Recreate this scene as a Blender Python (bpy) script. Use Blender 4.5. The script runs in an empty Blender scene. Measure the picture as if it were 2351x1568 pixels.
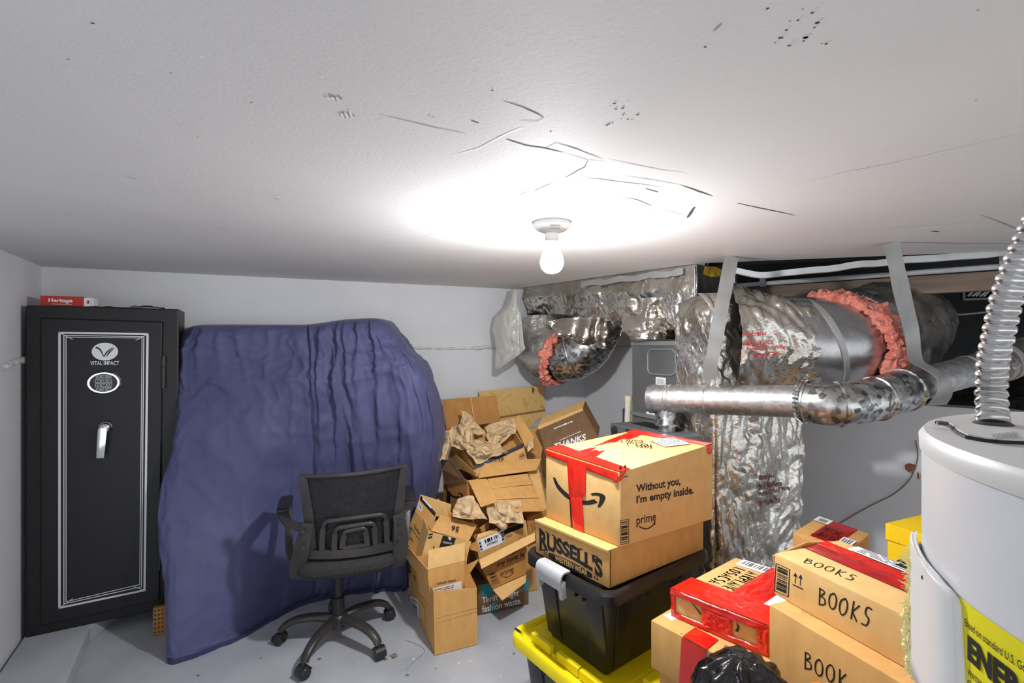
import bpy, bmesh, math, random
from mathutils import Vector, noise, Matrix

random.seed(7)
SC = bpy.context.scene
COL = SC.collection
F, CX, CY, H = 1120.0, 1175.5, 784.0, 1.36     # focal length in pixels, image centre, eye height
CEIL = 1.725

# ---------------------------------------------------------------- camera, world, exposure
cd = bpy.data.cameras.new('camera'); cam = bpy.data.objects.new('camera', cd); COL.objects.link(cam)
cam.location = (0, 0, H); cam.rotation_euler = (math.pi / 2, 0, 0)
cd.sensor_width = 36.0; cd.lens = F / 2351.0 * 36.0; cd.clip_start = 0.02
SC.camera = cam
world = bpy.data.worlds.new('world'); SC.world = world; world.use_nodes = True
wb = world.node_tree.nodes['Background']
wb.inputs[0].default_value = (0.93, 0.96, 1.0, 1); wb.inputs[1].default_value = 1.35
SC.view_settings.view_transform = 'Standard'; SC.view_settings.look = 'None'
SC.view_settings.exposure = 0.06; SC.view_settings.gamma = 1.0; SC.view_settings.use_curve_mapping = False
BULB_STRENGTH = 1250.0

# ---------------------------------------------------------------- geometry helpers
V = Vector
def P(px, py, Y): return V(((px - CX) / F * Y, Y, H - (py - CY) / F * Y))
def PZ(px, py, z): return P(px, py, (H - z) * F / (py - CY))
def hit(px, py, p0, n):
    d = V(((px - CX) / F, 1.0, -(py - CY) / F)); o = V((0, 0, H))
    return o + d * ((p0 - o).dot(n) / d.dot(n))
def plane(a, b, c):
    n = (b - a).cross(c - a).normalized()
    if n.dot(a - V((0, 0, H))) > 0: n = -n         # faces the viewer's side of the room
    return a, n
def nz(p, s, seed=0.0): return noise.noise(V((p[0] * s + seed, p[1] * s + seed * .37, p[2] * s - seed)))
def crease(p, s, seed=0.0):
    d, _ = noise.voronoi(V((p[0] * s + seed, p[1] * s - seed, p[2] * s + seed * 2)))
    return d[1] - d[0]
def lerp(a, b, t): return a + (b - a) * t
def smooth_path(pts, n=6):
    out = []; L = len(pts)
    for i in range(L - 1):
        p0, p1, p2, p3 = pts[max(i - 1, 0)], pts[i], pts[i + 1], pts[min(i + 2, L - 1)]
        for k in range(n):
            t = k / n
            out.append(.5 * ((2 * p1) + (p2 - p0) * t + (2 * p0 - 5 * p1 + 4 * p2 - p3) * t * t + (3 * p1 - p0 - 3 * p2 + p3) * t ** 3))
    out.append(pts[-1]); return out

OFF = {}
class MB:
    def __init__(s): s.v, s.f, s.m = [], [], []
    def add(s, vs, fs, mi=0):
        b = len(s.v); s.v += [V(p) for p in vs]
        for q in fs: s.f.append([b + i for i in q]); s.m.append(mi)
        return s
    def slab(s, pts, t, mi=0, toward=None):
        pts = [V(p) for p in pts]; n = V((0, 0, 0))
        for i in range(len(pts)):
            a, b = pts[i], pts[(i + 1) % len(pts)]; n += a.cross(b)
        n.normalize(); c = sum(pts, V((0, 0, 0))) / len(pts)
        ref = (V(toward) - c) if toward is not None else (c - V((0, 0, H)))
        if n.dot(ref) < 0: n = -n
        k = len(pts); back = [p + n * t for p in pts]
        fs = [list(range(k))[::-1], list(range(k, 2 * k))] + [[i, (i + 1) % k, k + (i + 1) % k, k + i] for i in range(k)]
        return s.add(pts + back, fs, mi)
    def hexa(s, b4, t4, mi=0):
        return s.add(list(b4) + list(t4), [[3, 2, 1, 0], [4, 5, 6, 7], [0, 1, 5, 4], [1, 2, 6, 5], [2, 3, 7, 6], [3, 0, 4, 7]], mi)
    def box(s, o, u, v, w, mi=0):                  # corner + three edge vectors
        o, u, v, w = V(o), V(u), V(v), V(w); b = [o, o + u, o + u + v, o + v]
        return s.hexa(b, [p + w for p in b], mi)
    def cbox(s, c, u, v, w, mi=0): c, u, v, w = V(c), V(u), V(v), V(w); return s.box(c - (u + v + w) / 2, u, v, w, mi)
    def open_box(s, b4, t4, th, mi=0, bottom=True):
        c = sum(b4, V((0, 0, 0))) / 8 + sum(t4, V((0, 0, 0))) / 8
        for i in range(4):
            j = (i + 1) % 4; s.slab([b4[i], b4[j], t4[j], t4[i]], th, mi, c)
        if bottom: s.slab(b4, th, mi, c)
        return s
    def tube(s, path, r, seg=14, mi=0, caps=True, flat=1.0, up=None):
        n = len(path); rs = r if isinstance(r, (list, tuple)) else [r] * n
        rings = []; prev = None
        for i, p in enumerate(path):
            t = (path[min(i + 1, n - 1)] - path[max(i - 1, 0)])
            t = t.normalized() if t.length > 1e-9 else V((0, 0, 1))
            if prev is None:
                a = V(up) if up is not None else (V((0, 0, 1)) if abs(t.z) < .9 else V((1, 0, 0)))
                x = (a - t * a.dot(t)).normalized()
            else: x = (prev - t * prev.dot(t)).normalized()
            prev = x; y = t.cross(x)
            rings.append([p + x * (math.cos(2 * math.pi * k / seg) * rs[i] * flat) + y * (math.sin(2 * math.pi * k / seg) * rs[i]) for k in range(seg)])
        vs = [p for g in rings for p in g]; fs = []
        for i in range(n - 1):
            for k in range(seg):
                a, b = i * seg + k, i * seg + (k + 1) % seg; fs.append([a, b, b + seg, a + seg])
        if caps: fs += [list(range(seg))[::-1], [(n - 1) * seg + k for k in range(seg)]]
        return s.add(vs, fs, mi)
    def bar(s, path, w, t, side, mi=0):            # rectangular section swept along a path; side = width direction (one or per point)
        n = len(path); vs = []; fs = []
        ws = w if isinstance(w, (list, tuple)) else [w] * n
        for i, p in enumerate(path):
            tg = (path[min(i + 1, n - 1)] - path[max(i - 1, 0)]).normalized()
            sd = V(side[i] if isinstance(side, list) else side); sd = (sd - tg * sd.dot(tg)).normalized(); up = tg.cross(sd)
            vs += [p + sd * ws[i] / 2 + up * t / 2, p - sd * ws[i] / 2 + up * t / 2, p - sd * ws[i] / 2 - up * t / 2, p + sd * ws[i] / 2 - up * t / 2]
        for i in range(n - 1):
            for k in range(4): a, b = i * 4 + k, i * 4 + (k + 1) % 4; fs.append([a, b, b + 4, a + 4])
        e = (n - 1) * 4; fs += [[3, 2, 1, 0], [e, e + 1, e + 2, e + 3]]
        return s.add(vs, fs, mi)
    def grid(s, fn, nu, nv, mi=0, wrap=False):
        vs = [fn(i / nu, j / nv) for j in range(nv + 1) for i in range(nu + (0 if wrap else 1))]
        w = nu if wrap else nu + 1; fs = []
        for j in range(nv):
            for i in range(nu):
                a, b = j * w + i, j * w + (i + 1) % w; fs.append([a, b, b + w, a + w])
        return s.add(vs, fs, mi)
    def sheet(s, fn, nu, nv, t, nrm, mi=0):        # grid with thickness t along nrm
        w = nu + 1; top = [V(fn(i / nu, j / nv)) for j in range(nv + 1) for i in range(nu + 1)]
        bot = [p + V(nrm) * t for p in top]; N = len(top); fs = []
        for j in range(nv):
            for i in range(nu):
                a = j * w + i; q = [a, a + 1, a + 1 + w, a + w]; fs.append(q); fs.append([N + k for k in q[::-1]])
        rim = [i for i in range(w)] + [j * w + nu for j in range(1, nv + 1)] + [nv * w + i for i in range(nu - 1, -1, -1)] + [j * w for j in range(nv - 1, 0, -1)]
        for k in range(len(rim)):
            a, b = rim[k], rim[(k + 1) % len(rim)]; fs.append([b, a, N + a, N + b])
        return s.add(top + bot, fs, mi)
    def lathe(s, prof, c, seg=32, mi=0, axis=None):
        c = V(c); vs = []; fs = []
        if axis is None: ax, x, y = V((0, 0, 1)), V((1, 0, 0)), V((0, 1, 0))
        else:
            ax = V(axis).normalized(); x = ax.orthogonal().normalized(); y = ax.cross(x)
        for r, z in prof:
            vs += [c + ax * z + (x * math.cos(2 * math.pi * k / seg) + y * math.sin(2 * math.pi * k / seg)) * r for k in range(seg)]
        for i in range(len(prof) - 1):
            for k in range(seg): a, b = i * seg + k, i * seg + (k + 1) % seg; fs.append([a, b, b + seg, a + seg])
        e = (len(prof) - 1) * seg; fs += [list(range(seg))[::-1], [e + k for k in range(seg)]]
        return s.add(vs, fs, mi)
    def build(s, name, mats, parent=None, smooth=None, bevel=0, segs=2, loc=None, fix=True):
        off = OFF[parent.name] if parent is not None else (V(loc) if loc is not None else V((0, 0, 0)))
        me = bpy.data.meshes.new(name); me.from_pydata([p - off for p in s.v], [], s.f)
        if not isinstance(mats, (list, tuple)): mats = [mats]
        for m in mats: me.materials.append(m)
        me.polygons.foreach_set('material_index', s.m)
        bm = bmesh.new(); bm.from_mesh(me)
        if fix: bmesh.ops.recalc_face_normals(bm, faces=bm.faces)
        if bevel: bmesh.ops.bevel(bm, geom=[e for e in bm.edges if len(e.link_faces) == 2 and e.calc_face_angle(0) > .5], offset=bevel, segments=segs, affect='EDGES', profile=.6, clamp_overlap=True)
        bm.to_mesh(me); bm.free(); me.update()
        if smooth is not None:
            me.shade_smooth()
            if smooth < 180: me.set_sharp_from_angle(angle=math.radians(smooth))
        o = bpy.data.objects.new(name, me); COL.objects.link(o); OFF[o.name] = off
        if parent is not None: o.parent = parent
        elif loc is not None: o.location = off
        return o

def thing(name, label, cat, loc, group=None):
    o = bpy.data.objects.new(name, None); COL.objects.link(o); o.location = V(loc); o.empty_display_size = .05
    OFF[o.name] = V(loc); return tag(o, label, cat, group)
def tag(o, label, cat, group=None):
    o['label'] = label; o['category'] = cat
    if group: o['group'] = group
    return o
def struct(o): o['kind'] = 'structure'; return o

# ---------------------------------------------------------------- flat shapes for print, labels and pen strokes (0..1 square, y down)
def bilerp(q):
    a, b, c, d = q
    return lambda u, v: lerp(lerp(a, b, u), lerp(d, c, u), v)
def px_quad(q, pl, eps=.0005):
    p0, n = pl; return [hit(x, y, p0, n) + n * eps for x, y in q]
_tc = {}
def text2d(s, bold=0.0, shear=0.0, spacing=1.0):
    k = (s, bold, shear, spacing)
    if k not in _tc:
        cu = bpy.data.curves.new('t', 'FONT'); cu.body = s; cu.offset = bold; cu.shear = shear; cu.space_character = spacing; cu.resolution_u = 4; cu.fill_mode = 'FRONT'
        o = bpy.data.objects.new('t', cu); COL.objects.link(o)
        me = bpy.data.meshes.new_from_object(o.evaluated_get(bpy.context.evaluated_depsgraph_get()))
        vs = [(p.co.x, p.co.y) for p in me.vertices]; fs = [list(p.vertices) for p in me.polygons]
        bpy.data.objects.remove(o); bpy.data.curves.remove(cu); bpy.data.meshes.remove(me)
        x0, x1 = min(p[0] for p in vs), max(p[0] for p in vs); y0, y1 = min(p[1] for p in vs), max(p[1] for p in vs)
        _tc[k] = ([((x - x0) / (x1 - x0), (y1 - y) / max(y1 - y0, 1e-6)) for x, y in vs], fs)
    return _tc[k]
def strokes2d(lines, w):                            # pen strokes: list of polylines; w = width or per-line list
    vs, fs = [], []
    for li, L in enumerate(lines):
        n = len(L); ww = w[li] if isinstance(w, list) else w
        for i, (x, y) in enumerate(L):
            a, b = L[max(i - 1, 0)], L[min(i + 1, n - 1)]; dx, dy = b[0] - a[0], b[1] - a[1]; l = math.hypot(dx, dy) or 1
            q = ww[i] if isinstance(ww, (list, tuple)) else ww
            vs += [(x - dy / l * q / 2, y + dx / l * q / 2), (x + dy / l * q / 2, y - dx / l * q / 2)]
        b = len(vs) - 2 * n
        for i in range(n - 1): fs.append([b + 2 * i, b + 2 * i + 1, b + 2 * i + 3, b + 2 * i + 2])
    return vs, fs
def rects2d(rs):
    vs, fs = [], []
    for x0, y0, x1, y1 in rs:
        b = len(vs); vs += [(x0, y0), (x1, y0), (x1, y1), (x0, y1)]; fs.append([b, b + 1, b + 2, b + 3])
    return vs, fs
def decal(mb, shape, fn, mi=0, sub=1):
    vs, fs = shape; mb.add([fn(u, v) for u, v in vs], fs, mi); return mb
def curve2(pts, n=8):
    q = smooth_path([V((x, y, 0)) for x, y in pts], n); return [(p.x, p.y) for p in q]
def bars(n, seed, horizontal=False, frame=False):
    r = random.Random(seed); rs = []; t = 0.02
    while t < .97:
        w = r.choice([.5, .8, 1.3, 2.0]) / n; rs.append((t, .04, min(t + w, .98), .96)); t += w + r.choice([.5, .7, 1.1]) / n
    if horizontal: rs = [(y0, x0, y1, x1) for x0, y0, x1, y1 in rs]
    if frame: rs = [(.12 + a * .76, .06 + b * .88, .12 + c * .76, .06 + d * .88) for a, b, c, d in rs] + [(0, 0, 1, .02), (0, .98, 1, 1), (0, 0, .06, 1), (.94, 0, 1, 1)]
    return rects2d(rs)
def lines_of_print(n, seed, x1=.95):
    r = random.Random(seed); rs = []
    for i in range(n):
        y = .08 + i * .86 / n; x = .06
        while x < x1 - .1:
            w = r.uniform(.05, .16); rs.append((x, y, min(x + w, x1), y + .4 / n)); x += w + .03
    return rects2d(rs)
def smile2d():
    arc = curve2([(0, 0), (.1, .32), (.3, .62), (.52, .78), (.72, .8), (.88, .7)], 6); n = len(arc)
    wa = [.02 + .13 * math.sin(math.pi * min(1, (i / (n - 1)) * .62 + .06)) for i in range(n)]
    hook = curve2([(.79, .5), (.9, .46), (1.0, .52), (.985, .72), (.93, .93)], 5); m = len(hook)
    wh = [.03 + .08 * math.sin(math.pi * (.15 + .8 * i / (m - 1))) for i in range(m)]
    return strokes2d([arc, hook], [wa, wh])
def arrows2d():
    vs, fs = rects2d([(.2, .25, .27, .8), (.68, .25, .75, .8), (0, .92, 1, 1)])
    for x in (.235, .715): b = len(vs); vs += [(x, 0), (x + .2, .33), (x, .26), (x - .2, .33)]; fs.append([b, b + 1, b + 2, b + 3])
    return vs, fs
GLY = {'B': [[(.15, 0), (.2, 1)], [(.05, .08), (.5, .03), (.7, .22), (.25, .45)], [(.2, .46), (.75, .5), (.85, .8), (.2, 1)]],
 'O': [[(.5, .08), (.12, .3), (.1, .75), (.45, 1), (.82, .8), (.88, .35), (.6, .08), (.4, .12)]],
 'K': [[(.2, 0), (.25, 1)], [(.85, .1), (.25, .55), (.9, 1)]], 'S': [[(.8, .12), (.35, .1), (.3, .42), (.75, .6), (.65, .95), (.1, .95)]],
 'T': [[(.05, .08), (.95, .02)], [(.5, .05), (.48, 1)]], 'Y': [[(.1, 0), (.48, .45)], [(.9, 0), (.48, .5), (.4, 1)]], '+': [[(.5, .35), (.5, .85)], [(.25, .6), (.75, .6)]],
 'G': [[(.85, .15), (.4, .05), (.1, .5), (.4, 1), (.85, .8), (.85, .55), (.5, .55)]], 'A': [[(.1, 1), (.5, 0), (.9, 1)], [(.25, .65), (.78, .62)]],
 'M': [[(.08, 1), (.2, .02), (.5, .7), (.8, .02), (.92, 1)]], 'E': [[(.8, .03), (.2, .05), (.2, .97), (.82, .95)], [(.2, .5), (.65, .48)]],
 'I': [[(.5, 0), (.5, 1)]], 'R': [[(.15, 1), (.15, .03), (.65, .05), (.75, .3), (.18, .5), (.85, 1)]], 'P': [[(.15, 1), (.15, .03), (.7, .08), (.75, .4), (.18, .52)]],
 'L': [[(.2, 0), (.2, .97), (.85, .95)]], 'N': [[(.12, 1), (.15, .02), (.8, .98), (.85, 0)]], 'C': [[(.85, .15), (.4, .05), (.1, .5), (.4, 1), (.85, .85)]],
 'X': [[(.1, 0), (.9, 1)], [(.88, .02), (.1, .98)]], ' ': [], 'D': [[(.2, 0), (.2, 1), (.75, .8), (.8, .3), (.2, 0)]], 'W': [[(.05, 0), (.28, 1), (.5, .3), (.72, 1), (.95, 0)]]}
def pen(word, w=.012, aspect=1.0, jitter=.05, seed=1):
    r = random.Random(seed); L = []; n = len(word)
    for i, ch in enumerate(word):
        dy = r.uniform(-jitter, jitter)
        for ln in GLY.get(ch, []):
            pts = [((i + .08 + .8 * x) / n, max(-.1, min(1.1, y + dy + r.uniform(-.03, .03)))) for x, y in ln]
            L.append(curve2(pts, 4) if len(pts) > 2 and ch in 'BOSGCRPD' else pts)
    vs, fs = [], []                                 # width kept even although the square is stretched
    for ln in L:
        q = [(x * aspect, y) for x, y in ln]; a, b = strokes2d([q], w); k = len(vs)
        vs += [(x / aspect, y) for x, y in a]; fs += [[k + i for i in f] for f in b]
    return vs, fs

# ---------------------------------------------------------------- materials
def C(r, g, b):
    f = lambda c: (c / 255 / 12.92) if c / 255 <= .04045 else ((c / 255 + .055) / 1.055) ** 2.4
    return (f(r), f(g), f(b), 1)
def mat(name, c1, c2=None, scale=8, rough=.6, metal=0, bump=0, bscale=60, detail=4, lo=.35, hi=.65, coat=0, stretch=(1, 1, 1), spec=.5, bdist=.01, rough2=None, sheen=0):
    m = bpy.data.materials.new(name); m.use_nodes = True; N, L = m.node_tree.nodes, m.node_tree.links
    b = N['Principled BSDF']; b.inputs['Base Color'].default_value = c1; b.inputs['Roughness'].default_value = rough; b.inputs['Metallic'].default_value = metal
    b.inputs['Coat Weight'].default_value = coat; b.inputs['Specular IOR Level'].default_value = spec; b.inputs['Sheen Weight'].default_value = sheen
    tc = N.new('ShaderNodeTexCoord'); mp = N.new('ShaderNodeMapping'); mp.inputs['Scale'].default_value = stretch; L.new(tc.outputs['Object'], mp.inputs[0])
    if c2 is not None:
        n = N.new('ShaderNodeTexNoise'); n.inputs['Scale'].default_value = scale; n.inputs['Detail'].default_value = detail; L.new(mp.outputs[0], n.inputs[0])
        r = N.new('ShaderNodeValToRGB'); r.color_ramp.elements[0].position = lo; r.color_ramp.elements[1].position = hi
        r.color_ramp.elements[0].color = c1; r.color_ramp.elements[1].color = c2; L.new(n.outputs[0], r.inputs[0]); L.new(r.outputs[0], b.inputs['Base Color'])
        if rough2 is not None:
            mr = N.new('ShaderNodeMapRange'); mr.inputs[3].default_value = rough; mr.inputs[4].default_value = rough2; L.new(n.outputs[0], mr.inputs[0]); L.new(mr.outputs[0], b.inputs['Roughness'])
    if bump:
        n2 = N.new('ShaderNodeTexNoise'); n2.inputs['Scale'].default_value = bscale; n2.inputs['Detail'].default_value = 5; L.new(mp.outputs[0], n2.inputs[0])
        bp = N.new('ShaderNodeBump'); bp.inputs['Strength'].default_value = bump; bp.inputs['Distance'].default_value = bdist; L.new(n2.outputs[0], bp.inputs['Height']); L.new(bp.outputs[0], b.inputs['Normal'])
    return m
def nodes(m): return m.node_tree.nodes, m.node_tree.links, m.node_tree.nodes['Principled BSDF']

M = {}
M['wall'] = mat('wall_paint', C(222, 223, 226), C(216, 217, 220), 3, .75, bump=.25, bscale=45, bdist=.004)
M['ceiling'] = mat('ceiling_paint', C(226, 226, 226), C(221, 221, 222), 2.5, .7, bump=.3, bscale=140, bdist=.0015, spec=.15)
M['crack'] = mat('crack', C(70, 66, 62), rough=.9); M['crack_faint'] = mat('crack_faint', C(165, 163, 160), rough=.9); M['ridge'] = mat('ridge', C(240, 240, 240), rough=.6)
M['floor'] = mat('floor_paint', C(166, 170, 177), C(186, 189, 194), 3.5, .55, bump=.35, bscale=18, bdist=.006, detail=9)
M['stain'] = mat('floor_stain', C(96, 92, 88), C(140, 138, 134), 40, .8); M['white_spot'] = mat('paint_spot', C(226, 228, 228), rough=.6)
M['kraft'] = mat('kraft_card', C(204, 152, 86), C(214, 163, 96), 30, .75, bump=.15, bscale=220, bdist=.001, stretch=(1, 1, .4))
M['kraft_light'] = mat('kraft_card_light', C(214, 170, 106), C(222, 180, 116), 30, .75, bump=.15, bscale=220, bdist=.001)
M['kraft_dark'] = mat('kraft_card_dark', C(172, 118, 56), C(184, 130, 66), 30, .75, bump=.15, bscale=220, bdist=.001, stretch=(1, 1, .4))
M['kraft_brown'] = mat('printed_brown_card', C(112, 82, 52), C(122, 91, 60), 30, .7, bump=.1, bscale=200, bdist=.001)
M['paper'] = mat('kraft_paper', C(204, 174, 130), C(218, 190, 148), 12, .7, bump=.2, bscale=80, bdist=.003)
M['print'] = mat('black_ink', C(28, 26, 27), rough=.6); M['print_white'] = mat('white_ink', C(232, 232, 228), rough=.6); M['print_grey'] = mat('grey_ink', C(120, 118, 116), rough=.7)
M['print_red'] = mat('red_ink', C(176, 40, 38), rough=.5); M['print_maroon'] = mat('maroon_ink', C(96, 24, 26), rough=.5); M['print_blue'] = mat('blue_ink', C(60, 120, 190), rough=.5); M['teal'] = mat('teal_ink', C(28, 128, 140), rough=.6)
M['tape'] = mat('red_packing_tape', C(226, 36, 12), C(204, 22, 14), 14, .22, bump=.5, bscale=26, bdist=.006, coat=.5, stretch=(1, 1, .35))
M['tape_dark'] = mat('red_tape_dark', C(196, 20, 22), C(150, 24, 22), 22, .25, bump=.35, bscale=30, bdist=.004, coat=.4)
M['black_tape'] = mat('black_tape', C(26, 24, 30), rough=.3)
M['label'] = mat('white_label', C(236, 235, 236), rough=.5)
M['wood'] = mat('plywood', C(226, 186, 112), C(238, 204, 136), 5, .55)
N, L, B = nodes(M['wood'])
wv = N.new('ShaderNodeTexNoise'); wv.inputs['Scale'].default_value = 3.2; wv.inputs['Detail'].default_value = 1.5
tc = N.new('ShaderNodeTexCoord'); mp = N.new('ShaderNodeMapping'); mp.inputs['Scale'].default_value = (1.8, 1.8, .8); L.new(tc.outputs['Object'], mp.inputs[0]); L.new(mp.outputs[0], wv.inputs[0])
m1 = N.new('ShaderNodeMath'); m1.operation = 'MULTIPLY'; m1.inputs[1].default_value = 14; m2 = N.new('ShaderNodeMath'); m2.operation = 'FRACT'
L.new(wv.outputs[0], m1.inputs[0]); L.new(m1.outputs[0], m2.inputs[0])
rp = N.new('ShaderNodeValToRGB'); rp.color_ramp.elements[0].color = C(196, 148, 78); rp.color_ramp.elements[0].position = 0; rp.color_ramp.elements[1].color = C(226, 188, 118); rp.color_ramp.elements[1].position = .14
L.new(m2.outputs[0], rp.inputs[0]); L.new(rp.outputs[0], B.inputs['Base Color'])
M['board_edge'] = mat('board_edge', C(150, 110, 60), rough=.7)
M['cloth'] = mat('navy_cloth', C(75, 76, 114), C(83, 85, 125), 5, .6, bump=.35, bscale=11, bdist=.014, sheen=.1, spec=.35)
M['cloth_seam'] = mat('navy_seam', C(52, 54, 92), rough=.8)
M['safe'] = mat('safe_black', C(14, 14, 16), C(19, 19, 21), 120, .45, bump=.35, bscale=420, bdist=.001); M['safe_gap'] = mat('safe_gap', C(6, 6, 7), rough=.8)
M['silver'] = mat('silver_trim', C(216, 218, 222), rough=.35, metal=.3); M['chrome'] = mat('chrome', C(226, 228, 230), rough=.12, metal=1)
M['red_card'] = mat('red_carton', C(186, 44, 34), C(196, 52, 40), 10, .5)
M['white'] = mat('white_plastic', C(232, 232, 230), rough=.4); M['porcelain'] = mat('porcelain', C(236, 235, 232), rough=.25); M['grey_sticker'] = mat('grey_sticker', C(170, 168, 166), rough=.5)
M['black_plastic'] = mat('black_plastic', C(34, 33, 34), C(46, 45, 46), 40, .38, bump=.15, bscale=300, bdist=.001)
M['tote'] = mat('tote_black', C(30, 28, 27), C(38, 35, 33), 6, .32, bump=.1, bscale=120, bdist=.001); M['tote_yellow'] = mat('tote_yellow', C(236, 212, 12), C(242, 220, 26), 8, .35); M['latch'] = mat('latch_grey', C(178, 178, 180), rough=.4)
M['chair_plastic'] = mat('chair_plastic', C(44, 42, 42), C(62, 58, 55), 7, .4, bump=.1, bscale=200, bdist=.001)
M['seat_fabric'] = mat('seat_fabric', C(30, 29, 31), C(58, 56, 56), 260, .9, bump=.5, bscale=320, bdist=.002, detail=1)
M['foil'] = mat('foil_wrap', C(226, 223, 216), C(176, 168, 154), 4, .14, metal=.96, bump=.5, bscale=30, bdist=.012, rough2=.32)
N, L, B = nodes(M['foil'])                          # scrim reinforcement: fine square grid pressed into the foil
tc = N.new('ShaderNodeTexCoord'); br = N.new('ShaderNodeTexBrick'); br.offset = 0; br.inputs['Scale'].default_value = 22; br.inputs['Mortar Size'].default_value = .025; br.inputs['Brick Width'].default_value = .28; br.inputs['Row Height'].default_value = .28
mp = N.new('ShaderNodeMapping'); mp.inputs['Rotation'].default_value = (math.pi / 2, 0, .3); L.new(tc.outputs['Object'], mp.inputs[0]); L.new(mp.outputs[0], br.inputs[0])
bp0 = [n for n in N if n.type == 'BUMP'][0]; bp = N.new('ShaderNodeBump'); bp.inputs['Strength'].default_value = .35; bp.inputs['Distance'].default_value = .004
L.new(br.outputs['Fac'], bp.inputs['Height']); L.new(bp0.outputs[0], bp.inputs['Normal']); L.new(bp.outputs[0], B.inputs['Normal'])
M['foil_dirty'] = mat('foil_dirty', C(160, 154, 142), C(92, 84, 72), 4, .28, metal=.9, bump=.6, bscale=16, bdist=.03, rough2=.5)
M['grey_wrap'] = mat('grey_duct_wrap', C(196, 192, 186), C(116, 112, 108), 4, .42, metal=.55, bump=.8, bscale=9, bdist=.03, stretch=(2.2, .6, 2.2))
def galv(name, a, b, scale, rough):
    m = mat(name, a, rough=rough, metal=.95, bump=.08, bscale=50, bdist=.003); N, L, B = nodes(m)
    tc = N.new('ShaderNodeTexCoord'); vo = N.new('ShaderNodeTexVoronoi'); vo.inputs['Scale'].default_value = scale; L.new(tc.outputs['Object'], vo.inputs[0])
    s = N.new('ShaderNodeSeparateColor'); L.new(vo.outputs['Color'], s.inputs[0]); r = N.new('ShaderNodeValToRGB'); r.color_ramp.elements[0].color = a; r.color_ramp.elements[1].color = b
    L.new(s.outputs[0], r.inputs[0]); L.new(r.outputs[0], B.inputs['Base Color']); return m
M['galv'] = galv('galvanized_pipe', C(172, 172, 171), C(206, 207, 208), 70, .4)
M['galv_spangle'] = galv('galvanized_spangle', C(92, 92, 92), C(214, 214, 212), 55, .3)
M['galv_smooth'] = galv('galvanized_sheet', C(172, 173, 174), C(190, 191, 193), 30, .3)
M['strap'] = mat('strap_metal', C(176, 176, 174), C(158, 158, 157), 9, .5, metal=.4)
M['pink'] = mat('pink_fiberglass', C(226, 120, 104), C(240, 158, 138), 30, .95, bump=.8, bscale=60, bdist=.02); M['scrim'] = mat('scrim_thread', C(220, 205, 196), rough=.8)
M['furnace'] = mat('furnace_steel', C(92, 94, 95), C(108, 110, 110), 4, .5, metal=.25, bump=.1, bscale=12, bdist=.004); M['furnace_edge'] = mat('furnace_edge', C(128, 132, 132), rough=.5, metal=.3); M['dark'] = mat('dark_void', C(14, 14, 15), rough=.9)
M['heater'] = mat('heater_enamel', C(228, 229, 233), C(224, 225, 229), 3, .32, bump=.12, bscale=14, bdist=.006); M['heater_cap'] = mat('heater_cap', C(216, 215, 212), rough=.4)
M['energy'] = mat('yellow_label', C(244, 232, 20), rough=.5); M['fuzz'] = mat('yellow_fiberglass', C(246, 232, 150), C(248, 240, 190), 20, .95)
M['flex'] = mat('corrugated_metal', C(214, 214, 214), C(176, 176, 174), 20, .22, metal=.95)
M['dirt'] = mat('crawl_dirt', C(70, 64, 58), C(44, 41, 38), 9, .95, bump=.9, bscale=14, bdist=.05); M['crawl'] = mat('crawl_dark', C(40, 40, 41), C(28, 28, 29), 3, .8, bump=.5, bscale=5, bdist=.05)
M['old_wood'] = mat('old_wood', C(158, 138, 120), C(118, 102, 90), 6, .8, bump=.3, bscale=20, bdist=.01, stretch=(.3, .3, 3))
M['pipe_white'] = mat('painted_pipe', C(206, 208, 210), C(190, 191, 193), 12, .5); M['bolt'] = mat('dark_bolt', C(74, 70, 66), rough=.35, metal=.6); M['trunk_dark'] = mat('trunk_sheet_dark', C(58, 58, 56), C(84, 82, 78), 14, .6, metal=.3, bump=.3, bscale=40, bdist=.004)
M['yellow_paint'] = mat('yellow_mark', C(206, 168, 30), C(120, 96, 30), 20, .6)
M['yellow_card'] = mat('yellow_card', C(244, 200, 14), C(246, 208, 30), 10, .5); M['bag'] = mat('black_bag', C(20, 18, 20), rough=.22, bump=.5, bscale=20, bdist=.015); M['orange'] = mat('orange_cord', C(226, 96, 20), rough=.5)
M['cream'] = mat('cream_pvc', C(226, 218, 190), rough=.4); M['blue'] = mat('blue_plastic', C(20, 30, 130), rough=.4); M['leaf'] = mat('dry_leaf', C(140, 88, 58), C(110, 66, 44), 30, .8); M['cord'] = mat('grey_cord', C(120, 112, 106), rough=.7)
M['caulk'] = mat('white_foam', C(224, 222, 218), C(200, 198, 194), 30, .8, bump=.5, bscale=40, bdist=.01)
def clear(name, col, alpha, rough=.12):
    m = mat(name, col, rough=rough, bump=.5, bscale=18, bdist=.02); N, L, B = nodes(m)
    t = N.new('ShaderNodeBsdfTransparent'); mx = N.new('ShaderNodeMixShader'); mx.inputs[0].default_value = alpha
    L.new(t.outputs[0], mx.inputs[1]); L.new(B.outputs[0], mx.inputs[2]); L.new(mx.outputs[0], N['Material Output'].inputs[0]); return m
M['plastic_sheet'] = clear('plastic_sheet', C(214, 212, 204), .55); M['bubble'] = clear('bubble_mailer', C(150, 156, 168), .75, .3)
m = clear('chair_mesh', C(32, 31, 36), .78, .6); M['chair_mesh'] = m; N, L, B = nodes(m)
tc = N.new('ShaderNodeTexCoord'); ck = N.new('ShaderNodeTexVoronoi'); ck.inputs['Scale'].default_value = 260; L.new(tc.outputs['Object'], ck.inputs[0])
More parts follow.
